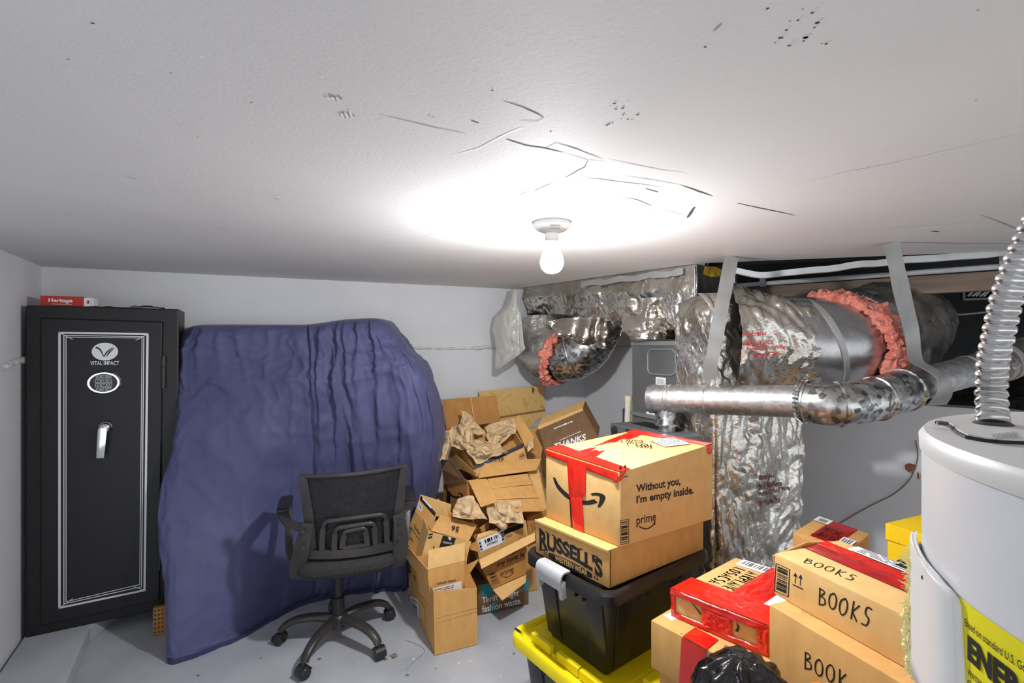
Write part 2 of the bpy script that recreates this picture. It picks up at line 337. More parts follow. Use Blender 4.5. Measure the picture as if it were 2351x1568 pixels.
mr = N.new('ShaderNodeMapRange'); mr.inputs[1].default_value = .1; mr.inputs[2].default_value = .55; mr.inputs[3].default_value = .45; mr.inputs[4].default_value = 1.0; L.new(ck.outputs['Distance'], mr.inputs[0])
L.new(mr.outputs[0], [n for n in N if n.type == 'MIX_SHADER'][0].inputs[0])
m = bpy.data.materials.new('bulb_glow'); m.use_nodes = True; N, L, B = nodes(m); B.inputs['Base Color'].default_value = (1, 1, 1, 1); B.inputs['Emission Color'].default_value = (.975, .985, 1.0, 1); B.inputs['Emission Strength'].default_value = BULB_STRENGTH; M['bulb'] = m

# ================================================================ the room
WL, WR, WK, WE = V((-2.291, 2.377, 0)), V((.534, 3.631, 0)), V((1.17, 3.08, 0)), V((3.6, .973, 0))
def wall(name, a, b, z0, z1, out, m=M['wall'], t=.06):
    mb = MB(); a, b = V(a), V(b); mb.slab([V((a.x, a.y, z0)), V((b.x, b.y, z0)), V((b.x, b.y, z1)), V((a.x, a.y, z1))], t, 0, toward=V((a + b) / 2) + V(out) * 5)
    return struct(mb.build(name, m))
wall('wall_back', WL, WR, 0, CEIL, (-.4, .9, 0))
wl = MB()
for a, b in ((WL, V((-1.715, 1.4, 0))), (V((-1.715, 1.4, 0)), V((-1.95, -1.6, 0)))):
    wl.slab([a, b, b + V((0, 0, CEIL)), a + V((0, 0, CEIL))], .06, 0, toward=(-9, 1, .8))
struct(wl.build('wall_left', M['wall']))
wall('wall_right', WR, WK, 0, CEIL, (.6, .7, 0))
wr = MB(); wr.slab([WK, WE, WE + V((0, 0, 1.05)), WK + V((0, 0, 1.05))], .12, 0, toward=(9, 9, .5)); struct(wr.build('wall_right_low', M['wall']))
# floor, with a low concrete step under the safe
fl = MB(); fl.slab([V((-2.6, -1.6, 0)), V((4.6, -1.6, 0)), V((4.6, 4, 0)), V((-2.6, 4, 0))], .05, 0, toward=(0, 1, -9))
def blot(px, py, r, mi, seed):
    c = PZ(px, py, .0006); rr = random.Random(seed); k = 11
    return fl.add([c + V((math.cos(6.283 * i / k) * r * rr.uniform(.5, 1.2), math.sin(6.283 * i / k) * r * rr.uniform(.5, 1.2), 0)) for i in range(k)], [list(range(k))], mi)
for i, (x, y, r, mi) in enumerate([(950, 1513, .006, 2), (1054, 1522, .006, 2), (1080, 1517, .005, 2), (905, 1505, .02, 1), (885, 1513, .012, 1), (733, 1513, .01, 1), (935, 1550, .009, 1), (690, 1528, .01, 1), (1102, 1440, .005, 1), (1097, 1462, .003, 1), (1130, 1455, .003, 2), (1155, 1487, .004, 2), (1150, 1552, .004, 2), (455, 1550, .008, 1), (1000, 1535, .006, 1), (870, 1495, .015, 1), (1180, 1500, .008, 1), (600, 1510, .006, 1)]):
    blot(x, y, r, mi, i)
ln = curve2([(930, 1470), (958, 1480), (975, 1496), (950, 1520), (930, 1540)], 6)
vs, fs = strokes2d([[(PZ(x, y, 0).x, PZ(x, y, 0).y) for x, y in ln]], .0025); fl.add([V((x, y, .0007)) for x, y in vs], fs, 1)
struct(fl.build('floor', [M['floor'], M['stain'], M['white_spot']]))
STEP = .07
a, b = PZ(205, 1443, STEP), PZ(150, 1568, STEP); e = (b - a).normalized(); q = a - e * .02; b2 = a + e * .9
st = MB(); c0 = V((-2.25, 2.31, STEP)); pts = [q, b2, V((-1.64, 1.3, STEP)), V((-1.70, 1.4, STEP)), V((-2.27, 2.365, STEP)), V((-1.95, 2.5, STEP))]
st.slab(pts, STEP - .0005, 0, toward=(-1.9, 2, -9)); struct(st.build('floor_step', M['floor'], bevel=.006))

# ceiling with its cracks, ridges and chipped paint
ce = MB(); poly = [WL, WR, WK, V((.9, 2.27, 0)), V((3.7, 1.495, 0)), V((3.7, -1.6, 0)), V((-1.95, -1.6, 0)), V((-1.715, 1.4, 0))]
ce.slab([V((p.x, p.y, CEIL)) for p in poly], .02, 0, toward=(0, 1, 9))
def crack(pts, w, mi, wob=.0015, seed=0):
    q = [PZ(x, y, CEIL) for x, y in pts]; out = []
    for i in range(len(q) - 1):
        n = max(2, int((q[i + 1] - q[i]).length / .012))
        for k in range(n): out.append(lerp(q[i], q[i + 1], k / n))
    out.append(q[-1]); out = [p + V((nz(p, 50, seed), nz(p, 50, seed + 9), 0)) * wob for p in out]; m = len(out)
    ws = [w * (.25 + .75 * math.sin(math.pi * (i + .5) / m)) * (.7 + .6 * abs(nz(p, 30, seed))) for i, p in enumerate(out)]
    vs, fs = strokes2d([[(p.x, p.y) for p in out]], [ws]); ce.add([V((x, y, CEIL - .0006 - .0003 * (mi == 3))) for x, y in vs], fs, mi)
for i, (pts, w, mi) in enumerate([
    ([(870, 261), (932, 276), (998, 292), (1057, 304), (1069, 306)], .0028, 2), ([(1155, 231), (1203, 246), (1233, 260), (1248, 270)], .0032, 1),
    ([(1248, 270), (1233, 278), (1191, 275)], .002, 2), ([(1081, 276), (1100, 282)], .004, 1), ([(1163, 319), (1206, 333), (1251, 340), (1292, 349)], .0055, 1),
    ([(1251, 339), (1277, 327), (1325, 342), (1385, 365)], .003, 1), ([(1291, 349), (1349, 367), (1388, 370)], .0025, 2), ([(1350, 368), (1343, 383), (1325, 392), (1301, 406), (1291, 406)], .0035, 1),
    ([(1280, 413), (1227, 438), (1206, 440), (1185, 452)], .0035, 1), ([(1290, 406), (1373, 410), (1450, 420), (1488, 424), (1523, 430)], .0035, 1), ([(1396, 364), (1456, 377), (1517, 389), (1574, 396)], .0028, 2),
    ([(1428, 402), (1495, 412), (1562, 424)], .003, 2), ([(1562, 424), (1597, 436), (1636, 450)], .006, 1), ([(1692, 466), (1772, 483), (1826, 494)], .006, 1), ([(1239, 437), (1287, 433), (1348, 430)], .003, 2),
    ([(1287, 453), (1345, 462)], .003, 1), ([(1415, 450), (1463, 458), (1501, 474)], .004, 1), ([(1501, 474), (1577, 495)], .003, 2), ([(1482, 432), (1510, 441)], .005, 1), ([(1577, 501), (1586, 487), (1595, 474)], .011, 1),
    ([(2250, 492), (2298, 510), (2351, 532)], .006, 2), ([(2053, 556), (2200, 558), (2351, 560)], .006, 1), ([(1690, 588), (1800, 600), (1850, 614)], .006, 1), ([(2138, 530), (2156, 532)], .011, 1), ([(2124, 590), (2160, 585), (2187, 583)], .022, 1),
    ([(1640, 70), (1655, 55)], .004, 2), ([(980, 265), (1000, 270)], .003, 2), ([(290, 406), (312, 410)], .004, 2), ([(500, 522), (525, 526)], .005, 2), ([(625, 455), (640, 457)], .004, 2), ([(150, 491), (166, 493)], .005, 2),
    ([(1823, 494), (1938, 478), (2108, 449), (2351, 403)], .004, 3), ([(1796, 431), (1938, 395), (2057, 372), (2175, 344), (2351, 304)], .003, 3), ([(1040, 357), (1100, 340), (1150, 313), (1200, 292)], .004, 3),
    ([(1960, 530), (2060, 522), (2180, 514), (2351, 495)], .005, 3), ([(1520, 524), (1577, 500), (1650, 485)], .004, 3), ([(930, 560), (1060, 510), (1185, 462)], .003, 3), ([(800, 420), (950, 425)], .002, 3), ([(1370, 520), (1460, 510), (1500, 490), (1480, 475)], .004, 3)]):
    crack(pts, w, mi, seed=i * 3.1)
r = random.Random(5)
for i in range(90):
    x, y = (r.uniform(1780, 1890), r.uniform(20, 110)) if i < 14 else ((r.uniform(1370, 1470), r.uniform(230, 300)) if i < 28 else (r.uniform(50, 2300), r.uniform(20, 600)))
    if i > 60: x, y = r.uniform(1700, 2300), r.uniform(480, 570)
    s = r.uniform(.001, .0032); c = PZ(x, y, CEIL - .0009); ce.add([c + V((s * r.uniform(.4, 1.6) * math.cos(a), s * r.uniform(.4, 1.2) * math.sin(a), 0)) for a in (0, 1.2, 2.4, 3.7, 5)], [[0, 1, 2, 3, 4]], 1 if i < 45 else 3)
for x, y, s in ((768, 226, 16), (797, 263, 14)):       # two old patches of rough filler
    for k in range(6): crack([(x - s + k * 5, y - 7 + r.uniform(-4, 4)), (x - s + k * 5 + 6, y + 6 + r.uniform(-4, 4))], .006, 2 if k % 2 else 3, seed=k)
struct(ce.build('ceiling', [M['ceiling'], M['crack'], M['crack_faint'], M['ridge']]))

# crumbling white ledge along the walls, crawl space behind the low right wall
lg = MB()
def ledge(pts, rad):
    q = smooth_path(pts, 10); lg.tube([p + V((nz(p, 25), nz(p, 25, 4), nz(p, 25, 8))) * rad * .5 for p in q], [rad * (.6 + .8 * abs(nz(p, 30, 2))) for p in q], 8)
wn = V((-.405, .914, 0))
def onback(px, py): return hit(px, py, WL, wn) - wn * .003
ledge([onback(x, y) for x, y in ((930, 799), (990, 799), (1060, 800), (1140, 798))], .009); ledge([onback(x, y) for x, y in ((1085, 800), (1120, 797), (1150, 796))], .016)
ln_ = V((-.861, -.508, 0)); pl = [hit(x, y, WL, ln_) - ln_ * .006 for x, y in ((-30, 852), (0, 845), (15, 838), (30, 831), (52, 826))]; ledge(pl, .017)
struct(lg.build('trim_1', M['caulk'], smooth=60))
st2 = MB(); wn2 = V((.655, .756, 0)).normalized()
for (p, q2) in (((1345, 794), (1452, 796)),): st2.bar([hit(*p, WR, wn2) - wn2 * .002, hit(*q2, WR, wn2) - wn2 * .002], .004, .004, (0, 0, 1))
struct(st2.build('trim_2', M['crack_faint']))
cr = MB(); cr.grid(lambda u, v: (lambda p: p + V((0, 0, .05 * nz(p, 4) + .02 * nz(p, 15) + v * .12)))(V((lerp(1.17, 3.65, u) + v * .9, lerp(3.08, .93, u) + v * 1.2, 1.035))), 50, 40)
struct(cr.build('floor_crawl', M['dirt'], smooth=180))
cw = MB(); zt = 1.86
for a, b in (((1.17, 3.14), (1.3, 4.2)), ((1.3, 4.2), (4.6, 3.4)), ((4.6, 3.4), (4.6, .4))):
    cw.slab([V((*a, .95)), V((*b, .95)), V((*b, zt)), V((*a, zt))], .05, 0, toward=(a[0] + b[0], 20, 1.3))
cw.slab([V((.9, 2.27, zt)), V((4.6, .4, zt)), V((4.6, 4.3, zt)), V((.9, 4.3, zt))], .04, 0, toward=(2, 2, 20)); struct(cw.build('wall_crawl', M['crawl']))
be = MB(); bn = V((-.655, -.756, 0)); be.slab([WK + V((.02, .1, 1.60)), WE + V((.3, -.08, 1.60)), WE + V((.3, -.08, 1.69)), WK + V((.02, .1, 1.69))], .06, 0, toward=(9, 9, 1.6))
struct(be.build('trim_3', M['old_wood'], bevel=.004))
tr = MB(); q = [P(1690, 622, 2.34), P(1760, 630, 2.3), P(1900, 616, 2.18), P(2060, 600, 2.1), P(2200, 590, 2.02), P(2400, 575, 1.95)]
tr.bar([p + V((0, .0, nz(p, 9) * .008)) for p in smooth_path(q, 6)], .028, .012, (.2, .1, 1)); struct(tr.build('trim_4', M['pipe_white'], smooth=40))
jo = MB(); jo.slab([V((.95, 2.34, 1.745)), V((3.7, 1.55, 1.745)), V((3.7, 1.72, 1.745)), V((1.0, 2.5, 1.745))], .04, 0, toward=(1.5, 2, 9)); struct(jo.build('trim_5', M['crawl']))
wp = MB(); a, b = WK + V((0, 0, 1.70)) + bn * .0 + V((.1, -.03, 0)), WE + V((.25, -.2, 1.70)) + bn * .02
wp.tube([lerp(a, b, t / 12) for t in range(13)], .0135, 12)
for t in (.08, .37): c = lerp(a, b, t); wp.bar([c + V((0, 0, .06)), c + V((0, 0, .0)) + bn * .016, c + V((0, 0, -.016))], .03, .004, (b - a))
tag(wp.build('water_pipe', M['pipe_white'], smooth=50, loc=a), 'white painted pipe running along the wooden beam of the crawl space', 'pipe')

# ================================================================ bare bulb on the ceiling
LC = PZ(1267, 511, CEIL)
t = thing('ceiling_light', 'bare glowing bulb in a white porcelain lampholder on the ceiling', 'lamp', LC)
MB().lathe([(.0, .0), (.058, 0), (.060, -.006), (.058, -.014), (.045, -.024), (.028, -.031), (.022, -.034), (0, -.034)], LC, 40).build('lampholder', M['porcelain'], t, smooth=40)
MB().lathe([(0, -.033), (.021, -.033), (.0215, -.05), (.0185, -.055), (0, -.055)], LC, 32).build('socket_collar', M['white'], t, smooth=40)
MB().lathe([(0, -.052), (.0165, -.052), (.0175, -.062), (.02, -.075), (.0265, -.086), (.032, -.097), (.035, -.107), (.036, -.117), (0, -.117)], LC, 32).build('bulb_base', M['white'], t, smooth=60)
MB().lathe([(0, -.1168), (.036, -.117), (.0355, -.125), (.033, -.136), (.028, -.145), (.02, -.152), (.01, -.1555), (0, -.156)], LC, 32).build('bulb_globe', M['bulb'], t, smooth=180)
lb = MB(); c = LC + V((.006, -.045, -.0255)); lb.cbox(c, V((.03, .004, 0)), V((0, .012, -.006)), V((0, .001, .001))); lb.build('sticker', M['grey_sticker'], t)

# ================================================================ safe
s0, sx = V((-2.115, 2.121, STEP)), V((.485, .265, 0)); sw = sx.length; sxn = sx / sw; sn = V((-sxn.y, sxn.x, 0)); sh = 1.449; SD = .285
spl = (s0, -sn); t = thing('gun_safe', 'tall black steel safe with silver pinstripe frame, keypad and lever handle', 'safe', s0)
def sq(*q, eps=.001): return [hit(x, y, s0, -sn) - sn * eps for x, y in q]
MB().box(s0, sx, sn * SD, V((0, 0, sh))).build('body', M['safe'], t, bevel=.006)
DR = sq((96, 731), (373, 740), (366, 1375), (96, 1434), eps=0)
dr = MB(); D0 = [p - sn * .012 for p in DR]
dr.hexa([D0[3], D0[2], D0[2] + sn * .011, D0[3] + sn * .011], [D0[0], D0[1], D0[1] + sn * .011, D0[0] + sn * .011]); door = dr.build('door', M['safe'], t, bevel=.003)
gp = MB()
for i in range(4): a, b = DR[i], DR[(i + 1) % 4]; gp.bar([a - sn * .001, b - sn * .001], .009, .002, V((0, 0, 1)) if i % 2 == 0 else sxn)
gp.build('door_gap', M['safe_gap'], t)
tm = MB()
def frame(tl, trr, brr, bl, w, eps):
    q = sq(tl, trr, brr, bl, eps=eps)
    for i in range(4): a, b = q[i], q[(i + 1) % 4]; e = (b - a).normalized(); tm.bar([a - e * w / 2, b + e * w / 2], w, .002, V((0, 0, 1)) if i % 2 == 0 else sxn)
frame((139, 764), (340, 767), (333, 1352), (139, 1392), .0085, .0135); frame((149, 770), (331.5, 773), (326, 1344), (149, 1383), .0035, .0135); frame((154, 774), (327.5, 776), (322, 1339), (154, 1378), .0028, .0135)
for c, dx, dz in (((139, 764), 1, -1), ((340, 767), -1, -1), ((333, 1352), -1, 1), ((139, 1392), 1, 1)): p = sq(c, eps=.0137)[0]; tm.bar([p, p + sxn * dx * .045 + V((0, 0, dz * .03))], .0026, .002, (0, 0, 1))
tm.build('pinstripe_frame', M['silver'], door)
lo = MB(); cc = sq((243, 807), eps=.0135)[0]
lo.lathe([(0, 0), (.0475, 0), (.0475, .0015), (0, .0015)], cc, 40, axis=-sn)
for v_ in range(len(lo.v)): d = lo.v[v_] - cc; lo.v[v_] = cc + d - V((0, 0, d.z * .14))
em = lo.build('emblem', M['silver'], door)
pr = MB(); o, un = cc - sn * .003, sxn
def lv(x, y): return o + un * x - V((0, 0, y))
for L_, W_ in ((curve2([(-.033, -.018), (-.024, -.016), (-.014, -.002), (-.004, .024)], 5), [.009, .009, .0075, .007, .007, .0065, .006, .006, .006, .005, .005, .004, .004, .003, .003, .002]), (curve2([(-.004, .025), (.008, .002), (.03, -.02)], 6), [.0015 + .004 * math.sin(math.pi * i / 12) for i in range(13)]), (curve2([(.006, .024), (.016, .004), (.034, -.016)], 6), [.001 + .004 * math.sin(math.pi * i / 12) for i in range(13)])):
    vs, fs = strokes2d([L_], [W_[:len(L_)]]); pr.add([lv(x, y) for x, y in vs], fs)
pr.build('mark', M['print'], em)
tx = MB(); decal(tx, text2d('VITAL IMPACT', .012), bilerp(sq((209, 829), (275, 828.5), (275, 837.5), (209, 838), eps=.0133))); tx.build('lettering', M['silver'], door)
kc = sq((241, 878), eps=.013)[0]; kp = MB(); kp.lathe([(0, 0), (.064, 0), (.064, .006), (.058, .012), (.05, .012), (.05, .009), (0, .009)], kc, 48, axis=-sn)
for v_ in range(len(kp.v)): d = kp.v[v_] - kc; kp.v[v_] = kc + d - V((0, 0, d.z * .18))
key = kp.build('keypad', M['chrome'], door, smooth=40)
kf = MB(); kf.lathe([(0, .0095), (.051, .0095), (.051, .0105), (0, .0105)], kc, 40, axis=-sn)
for v_ in range(len(kf.v)): d = kf.v[v_] - kc; kf.v[v_] = kc + d - V((0, 0, d.z * .18))
kf.build('keypad_face', M['black_plastic'], key)
for i in range(3):
    for j in range(4):
        c = kc + sxn * (.021 * (i - 1)) + V((0, 0, .0195 * (1.5 - j))) - sn * .012
        kb = MB(); w = .017 if (i == 1 or j in (1, 2)) else .014; cx = c + sxn * (0 if w > .015 else -.0015 * (i - 1))
        kb.bar([cx - sxn * w / 2 - V((0, 0, .007)), cx + sxn * w / 2 - V((0, 0, .007)), cx + sxn * w / 2 + V((0, 0, .007)), cx - sxn * w / 2 + V((0, 0, .007)), cx - sxn * w / 2 - V((0, 0, .0055))], .0018, .002, -sn)
        vs_, fs_ = rects2d([(-.3, -.3, .3, -.15), (-.3, -.15, -.15, .3), (.15, -.15, .3, .05)] if (i + j) % 2 else [(-.3, -.3, -.1, .3), (-.1, .15, .3, .3), (-.1, -.3, .3, -.15)])
        kb.add([cx + sxn * (x * w * .55) - V((0, 0, y * .009)) for x, y in vs_], fs_); kb.build('key', M['silver'], key)
hc = sq((246, 979), eps=.013)[0]; hm = MB(); hm.lathe([(0, 0), (.026, 0), (.026, .016), (.021, .02), (.019, .036), (.012, .04), (0, .041)], hc, 32, axis=-sn)
hd = sq((242, 984), (237, 1046), eps=.05); hm.bar([hd[0] + V((0, 0, .012)), hd[0], lerp(hd[0], hd[1], .5), hd[1]], [.026, .033, .031, .027], .012, sxn)
hm.build('lever_handle', M['chrome'], door, smooth=35, bevel=.001)
for y0, y1, x in ((817, 891, 376), (1232, 1306, 368)):
    q = sq((x, y0), (x - .5, y1), eps=.008); hi = MB(); L_ = (q[0] - q[1]).length
    hi.lathe([(0, 0), (.011, 0), (.011, L_ * .33), (.0095, L_ * .335), (.011, L_ * .34), (.011, L_ * .66), (.0095, L_ * .665), (.011, L_ * .67), (.011, L_), (0, L_)], q[1], 16, axis=q[0] - q[1]); hi.build('hinge', M['black_plastic'], t, smooth=40)
# red carton and loose papers lying on the safe
top = s0.z + sh
a = hit(92, 690, s0 + sn * .04, -sn); b = hit(192, 690, s0 + sn * .04, -sn); c = hit(214, 690, s0 + sn * .04, -sn); a.z = b.z = c.z = top + .0005; hh = .046
t = thing('cartridge_box', 'small red printed carton lying on top of the black safe', 'box', a)
MB().box(a, b - a, sn * .09, V((0, 0, hh))).build('carton', M['red_card'], t, bevel=.002)
pr = MB(); A = lambda u, v: lerp(a, b, u) + V((0, 0, hh * (1 - v))) - sn * .0008
decal(pr, text2d('Heritage', .035, .1), lambda u, v: A(.18 + u * .56, .24 + v * .48)); pr.build('lettering', M['print_white'], t); pr = MB(); decal(pr, rects2d([(.24, .78, .72, .82), (.7, .3, .72, .34)]), A); pr.build('underline', M['print_white'], t)
e = MB(); e.box(b + sxn * .0005, (c - b), sn * .085, V((0, 0, hh * .92))); e.build('end_panel', M['label'], t, bevel=.001)
e = MB(); decal(e, rects2d([(.35, .3, .6, .65), (.8, .2, .84, .9)]), lambda u, v: lerp(b, c, u) + V((0, 0, hh * .92 * (1 - v))) - sn * .0008); e.build('end_print', M['print_red'], t)
for i, (u0, u1, dz, lab) in enumerate(((.36, .74, .0006, 'flat white paper sheet on the safe beside the red carton'), (.62, .88, .004, 'crinkled clear wrapper at the right end of the safe top'))):
    o = s0 + V((0, 0, sh + dz)); mb = MB(); mb.sheet(lambda u, v: o + sx * lerp(u0, u1, u) + sn * (.015 + .15 * v) + V((0, 0, (.006 + .005 * i) * abs(nz((u * 3, v * 2, i), 1.3)) + (.006 if i else .002) * math.sin(u * 3.1))), 24, 8, .0008, (0, 0, 1))
    tag(mb.build(('paper_sheet', 'plastic_wrapper')[i], M['label'] if i == 0 else M['silver'], loc=o + sx * u0, smooth=60), lab, ('paper', 'wrapper')[i])

# ================================================================ cloth-covered furniture
rows = [
 [(440, 752, 2.58), (470, 747, 2.60), (600, 747, 2.70), (712, 747, 2.79), (800, 737, 2.86), (885, 735, 2.93), (905, 742, 2.95)],
 [(424, 772, 2.56), (455, 753, 2.46), (600, 751, 2.53), (712, 750, 2.58), (800, 739, 2.63), (880, 737, 2.69), (930, 770, 2.84)],
 [(423, 830, 2.53), (432, 815, 2.42), (595, 812, 2.50), (714, 812, 2.55), (815, 805, 2.60), (915, 790, 2.66), (962, 808, 2.84)],
 [(420, 890, 2.49), (430, 885, 2.40), (590, 885, 2.47), (718, 885, 2.52), (825, 875, 2.57), (955, 850, 2.62), (996, 848, 2.84)],
 [(416, 1000, 2.40), (420, 1000, 2.32), (588, 1000, 2.43), (725, 1000, 2.54), (850, 1000, 2.60), (988, 985, 2.64), (1028, 972, 2.86)],
 [(376, 1180, 2.30), (386, 1172, 2.24), (582, 1165, 2.42), (730, 1160, 2.60), (862, 1150, 2.68), (975, 1130, 2.70), (1013, 1110, 2.88)],
 [(392, 1335, 2.25), (397, 1335, 2.14), (572, 1325, 2.33), (725, 1320, 2.60), (845, 1300, 2.69), (935, 1270, 2.70), (965, 1250, 2.88)],
 [(399, 1470, 2.22), (398, 1490, 2.075), (560, 1440, 2.27), (700, 1430, 2.56), (830, 1400, 2.67), (930, 1370, 2.69), (960, 1340, 2.86)],
 [(403, None, 2.20), (402, None, 2.062), (550, None, 2.225), (690, None, 2.50), (830, None, 2.65), (930, None, 2.67), (960, None, 2.84)]]
rows = [[P(x, y, Y) if y is not None else V(((x - CX) / F * Y, Y, .004)) for x, y, Y in rw] for rw in rows]
cols_ = [smooth_path(rw, 30) for rw in rows]                       # dense across, then dense down
dense = [smooth_path([c[i] for c in cols_], 22) for i in range(len(cols_[0]))]
nU, nV = len(dense) - 1, len(dense[0]) - 1
def cloth(u, v):
    p = dense[round(u * nU)][round(v * nV)].copy()
    d = V((-.32, -.95, 0))
    right = max(0.0, min(1.0, (u - .47) / .08)); low = max(0, (v - .3) / .7); left = 1 - right
    rid = lambda x: 1 - min(1, abs(x) * 3.2)
    w = 0.0290 * right * rid(nz((u * 17 + 1.5 * math.sin(v * 2), v * 1.5, 0), 1, 3)) * min(1, v * 5)          # hanging pleats, right half
    w += 0.0174 * right * rid(nz((u * 30, v * 4, 1), 1, 13)) * min(1, v * 5) * max(.25, 1 - v)
    w += 0.0299 * nz((u * 9 + .5 * math.sin(v * 3), v * 1.3, 4), 1, 1) * low                                     # broad drapes lower down
    w += 0.0188 * rid(nz((u * 7 - v * 5, v * 4 + u * 3, 2), 1, 7)) * max(0, 1 - v * 1.2)                         # dragged creases below the top edge
    w += 0.0101 * rid(nz((u * 14 + v * 6, v * 9 - u * 5, 5), 1, 17)) * (.5 + .5 * right)
    w += 0.0058 * rid(nz((u * 25, v * 22, 8), 1, 27))
    for uu, ph in ((.36, 0), (.66, 1.3), (.8, .4)):                                       # ironed fold lines
        w += .004 * max(0, 1 - abs(u - uu - .006 * math.sin(v * 9 + ph)) / .012)
    for vv in (.36, .5, .66): w += .0045 * max(0, 1 - abs(v - vv - .01 * math.sin(u * 12)) / .01)
    w += .022 * max(0, 1 - abs(u - .335) / .05) * low - .03 * max(0, 1 - abs(u - .40) / .04) * max(0, (v - .5) / .5) + .02 * max(0, 1 - abs(u - .44) / .03) * low
    for k, (uu, sl) in enumerate(((.19, .06), (.225, .10), (.15, .03), (.26, .14))):      # gathers at the left top corner
        w += .014 * max(0, 1 - abs(u - uu - sl * v) / .012) * max(0, 1 - abs(v - .22) / .2)
    for k, (uu, sl) in enumerate(((.51, .0), (.535, -.05), (.60, .12), (.70, .1), (.78, -.12), (.84, -.1), (.88, .05))):
        w += .013 * max(0, 1 - abs(u - uu - sl * (v - .3)) / .011) * max(0, 1 - abs(v - .3 - .02 * k) / .34)
    w -= .016 * max(0, 1 - abs(u - .5) / .008) * max(0, 1 - v * 1.4)
    k = min(1, v * 6) * (1 if v < .97 else (1 - v) / .03 + .3)
    p += d * w * k * 1.1
    p.z = max(p.z, .004); return p
t = thing('dust_cover', 'large navy blue cloth draped over a bulky shape beside the black safe', 'cloth cover', (-1.0, 2.4, 0))
mb = MB(); mb.grid(cloth, nU, nV); cv = mb.build('cloth', M['cloth'], t, smooth=180)
so = cv.modifiers.new('thickness', 'SOLIDIFY'); so.thickness = .003; so.offset = -1
hm = MB(); q = [cloth(i / 180, .985) + V((-.002, -.005, .0)) for i in range(12, 150)]; hm.bar(q, .028, .002, (0, 0, 1)); hm.build('hem', M['cloth_seam'], t, smooth=60)
sm = MB(); q = [cloth(.5 + .0015 * math.sin(j), j / 100) + V((-.002, -.004, 0)) for j in range(12, 97)]; sm.bar(q, .009, .0015, V((.93, .3, 0))); sm.build('seam', M['cloth_seam'], t, smooth=60)
# scrap of pegboard between safe and cloth
q = [PZ(351, 1459, .002), PZ(387, 1452, .002)]; pb = MB(); pb.box(q[0], q[1] - q[0], V((-.05, .1, 0)) * .2, V((0, 0, .125)))
for i in range(4):
    for j in range(6): c = lerp(q[0], q[1], .14 + .24 * i) + V((0, -.0008, .012 + .02 * j)); pb.cbox(c, (q[1] - q[0]).normalized() * .005, V((0, .001, 0)), V((0, 0, .008)), 1)
tag(pb.build('pegboard', [M['kraft_dark'], M['print']], loc=q[0]), 'scrap of brown pegboard on the floor between the black safe and the navy cloth', 'board')

# ================================================================ office chair, seen from behind
CB = V((-.79, 2.22, 0)); U0 = V((-.765, 2.29, 0)); cx_, cy_ = V((.957, .29, 0)), V((-.29, .957, 0))
def K(x, y, z): return U0 + cx_ * x + cy_ * y + V((0, 0, z))
t = thing('office_chair', 'black mesh-back swivel office chair with armrests, its back to the viewer', 'chair', CB)
st_ = MB()
def seat(u, v):
    a = u * 2 * math.pi; e = .5; ca, sa = math.cos(a), math.sin(a)
    x = math.copysign(abs(ca) ** e, ca) * .225; y = math.copysign(abs(sa) ** e, sa) * .22
    pr = [(0, .335), (.6, .332), (.92, .338), (1, .36), (1, .385), (.94, .408), (.7, .418), (0, .415)]
    f = v * (len(pr) - 1); i = min(int(f), len(pr) - 2); r, z = lerp(V(pr[i]), V(pr[i + 1]), f - i)
    return K(x * r, y * r + .0, z + .012 * (y * r / .22) ** 2)
st_.grid(seat, 56, 28, wrap=True); st_.build('seat', M['seat_fabric'], t, smooth=180)
def bk(x, z): return K(x + .03 + .0, -.19 - .10 * max(0, (z - .44) / .36) ** 1.3 * .55 + 1.1 * x * x - .0, z)
def wz(z): return lerp(.17, .208, max(0, min(1, (z - .44) / .36)))
ms = MB(); ms.sheet(lambda u, v: bk(lerp(-1, 1, u) * (wz(lerp(.45, .80, v)) - .012), lerp(.45, .80, v) + .012 * (u - .5) * (v)), 24, 24, .002, cy_); ms.build('mesh_back', M['chair_mesh'], t, smooth=180)
fr = MB()
for s_ in (-1, 1):
    pts = [bk(s_ * wz(z), z + .006 * s_ * (z - .44) / .36) for z in [.43 + .375 * i / 14 for i in range(15)]]; fr.bar(pts, [.03 + .010 * math.sin(math.pi * i / 14) for i in range(15)], .018, cx_)
fr.bar([bk(x, .80 + .03 * x) for x in [-.22 + .44 * i / 20 for i in range(21)]], .014, .014, (0, 0, 1))
bf = fr.build('back_frame', M['chair_plastic'], t, bevel=.003, smooth=40)
lu = MB()
def pth(pts, w, th=.014):
    q = [bk(x, z) - cy_ * .013 for x, z in pts]; lu.bar(q, w, th, [cx_ if abs((q[min(i + 1, len(q) - 1)] - q[max(i - 1, 0)]).normalized().z) > .6 else V((0, 0, 1)) for i in range(len(q))])
lu.bar([bk(x, .452) - cy_ * .012 for x in [-.185 + .37 * i / 16 for i in range(17)]], .036, .02, (0, 0, 1))
def arch(x0, x1, z0, z1, rad, tap):
    a = [(x0, z0), (x0 + tap * .5, lerp(z0, z1, .5)), (x0 + tap, z1 - rad)]; b = [(x0 + tap + rad, z1), (x1 - tap - rad, z1 + .006)]; c = [(x1 - tap, z1 - rad + .006), (x1 - tap * .5, lerp(z0, z1, .5)), (x1, z0)]
    A = lambda c0, a0: [(c0[0] + rad * math.cos(g), c0[1] + rad * math.sin(g)) for g in [a0 - math.pi / 2 * k / 5 for k in range(6)]]
    pth(a, .022); pth(c, .022); L_ = a[-1:] + A((x0 + tap + rad, z1 - rad), math.pi) + b + A((x1 - tap - rad, z1 - rad + .006), math.pi / 2) + c[:1]
    lu.tube([bk(x, z) - cy_ * .013 for x, z in L_], .0105, 8)
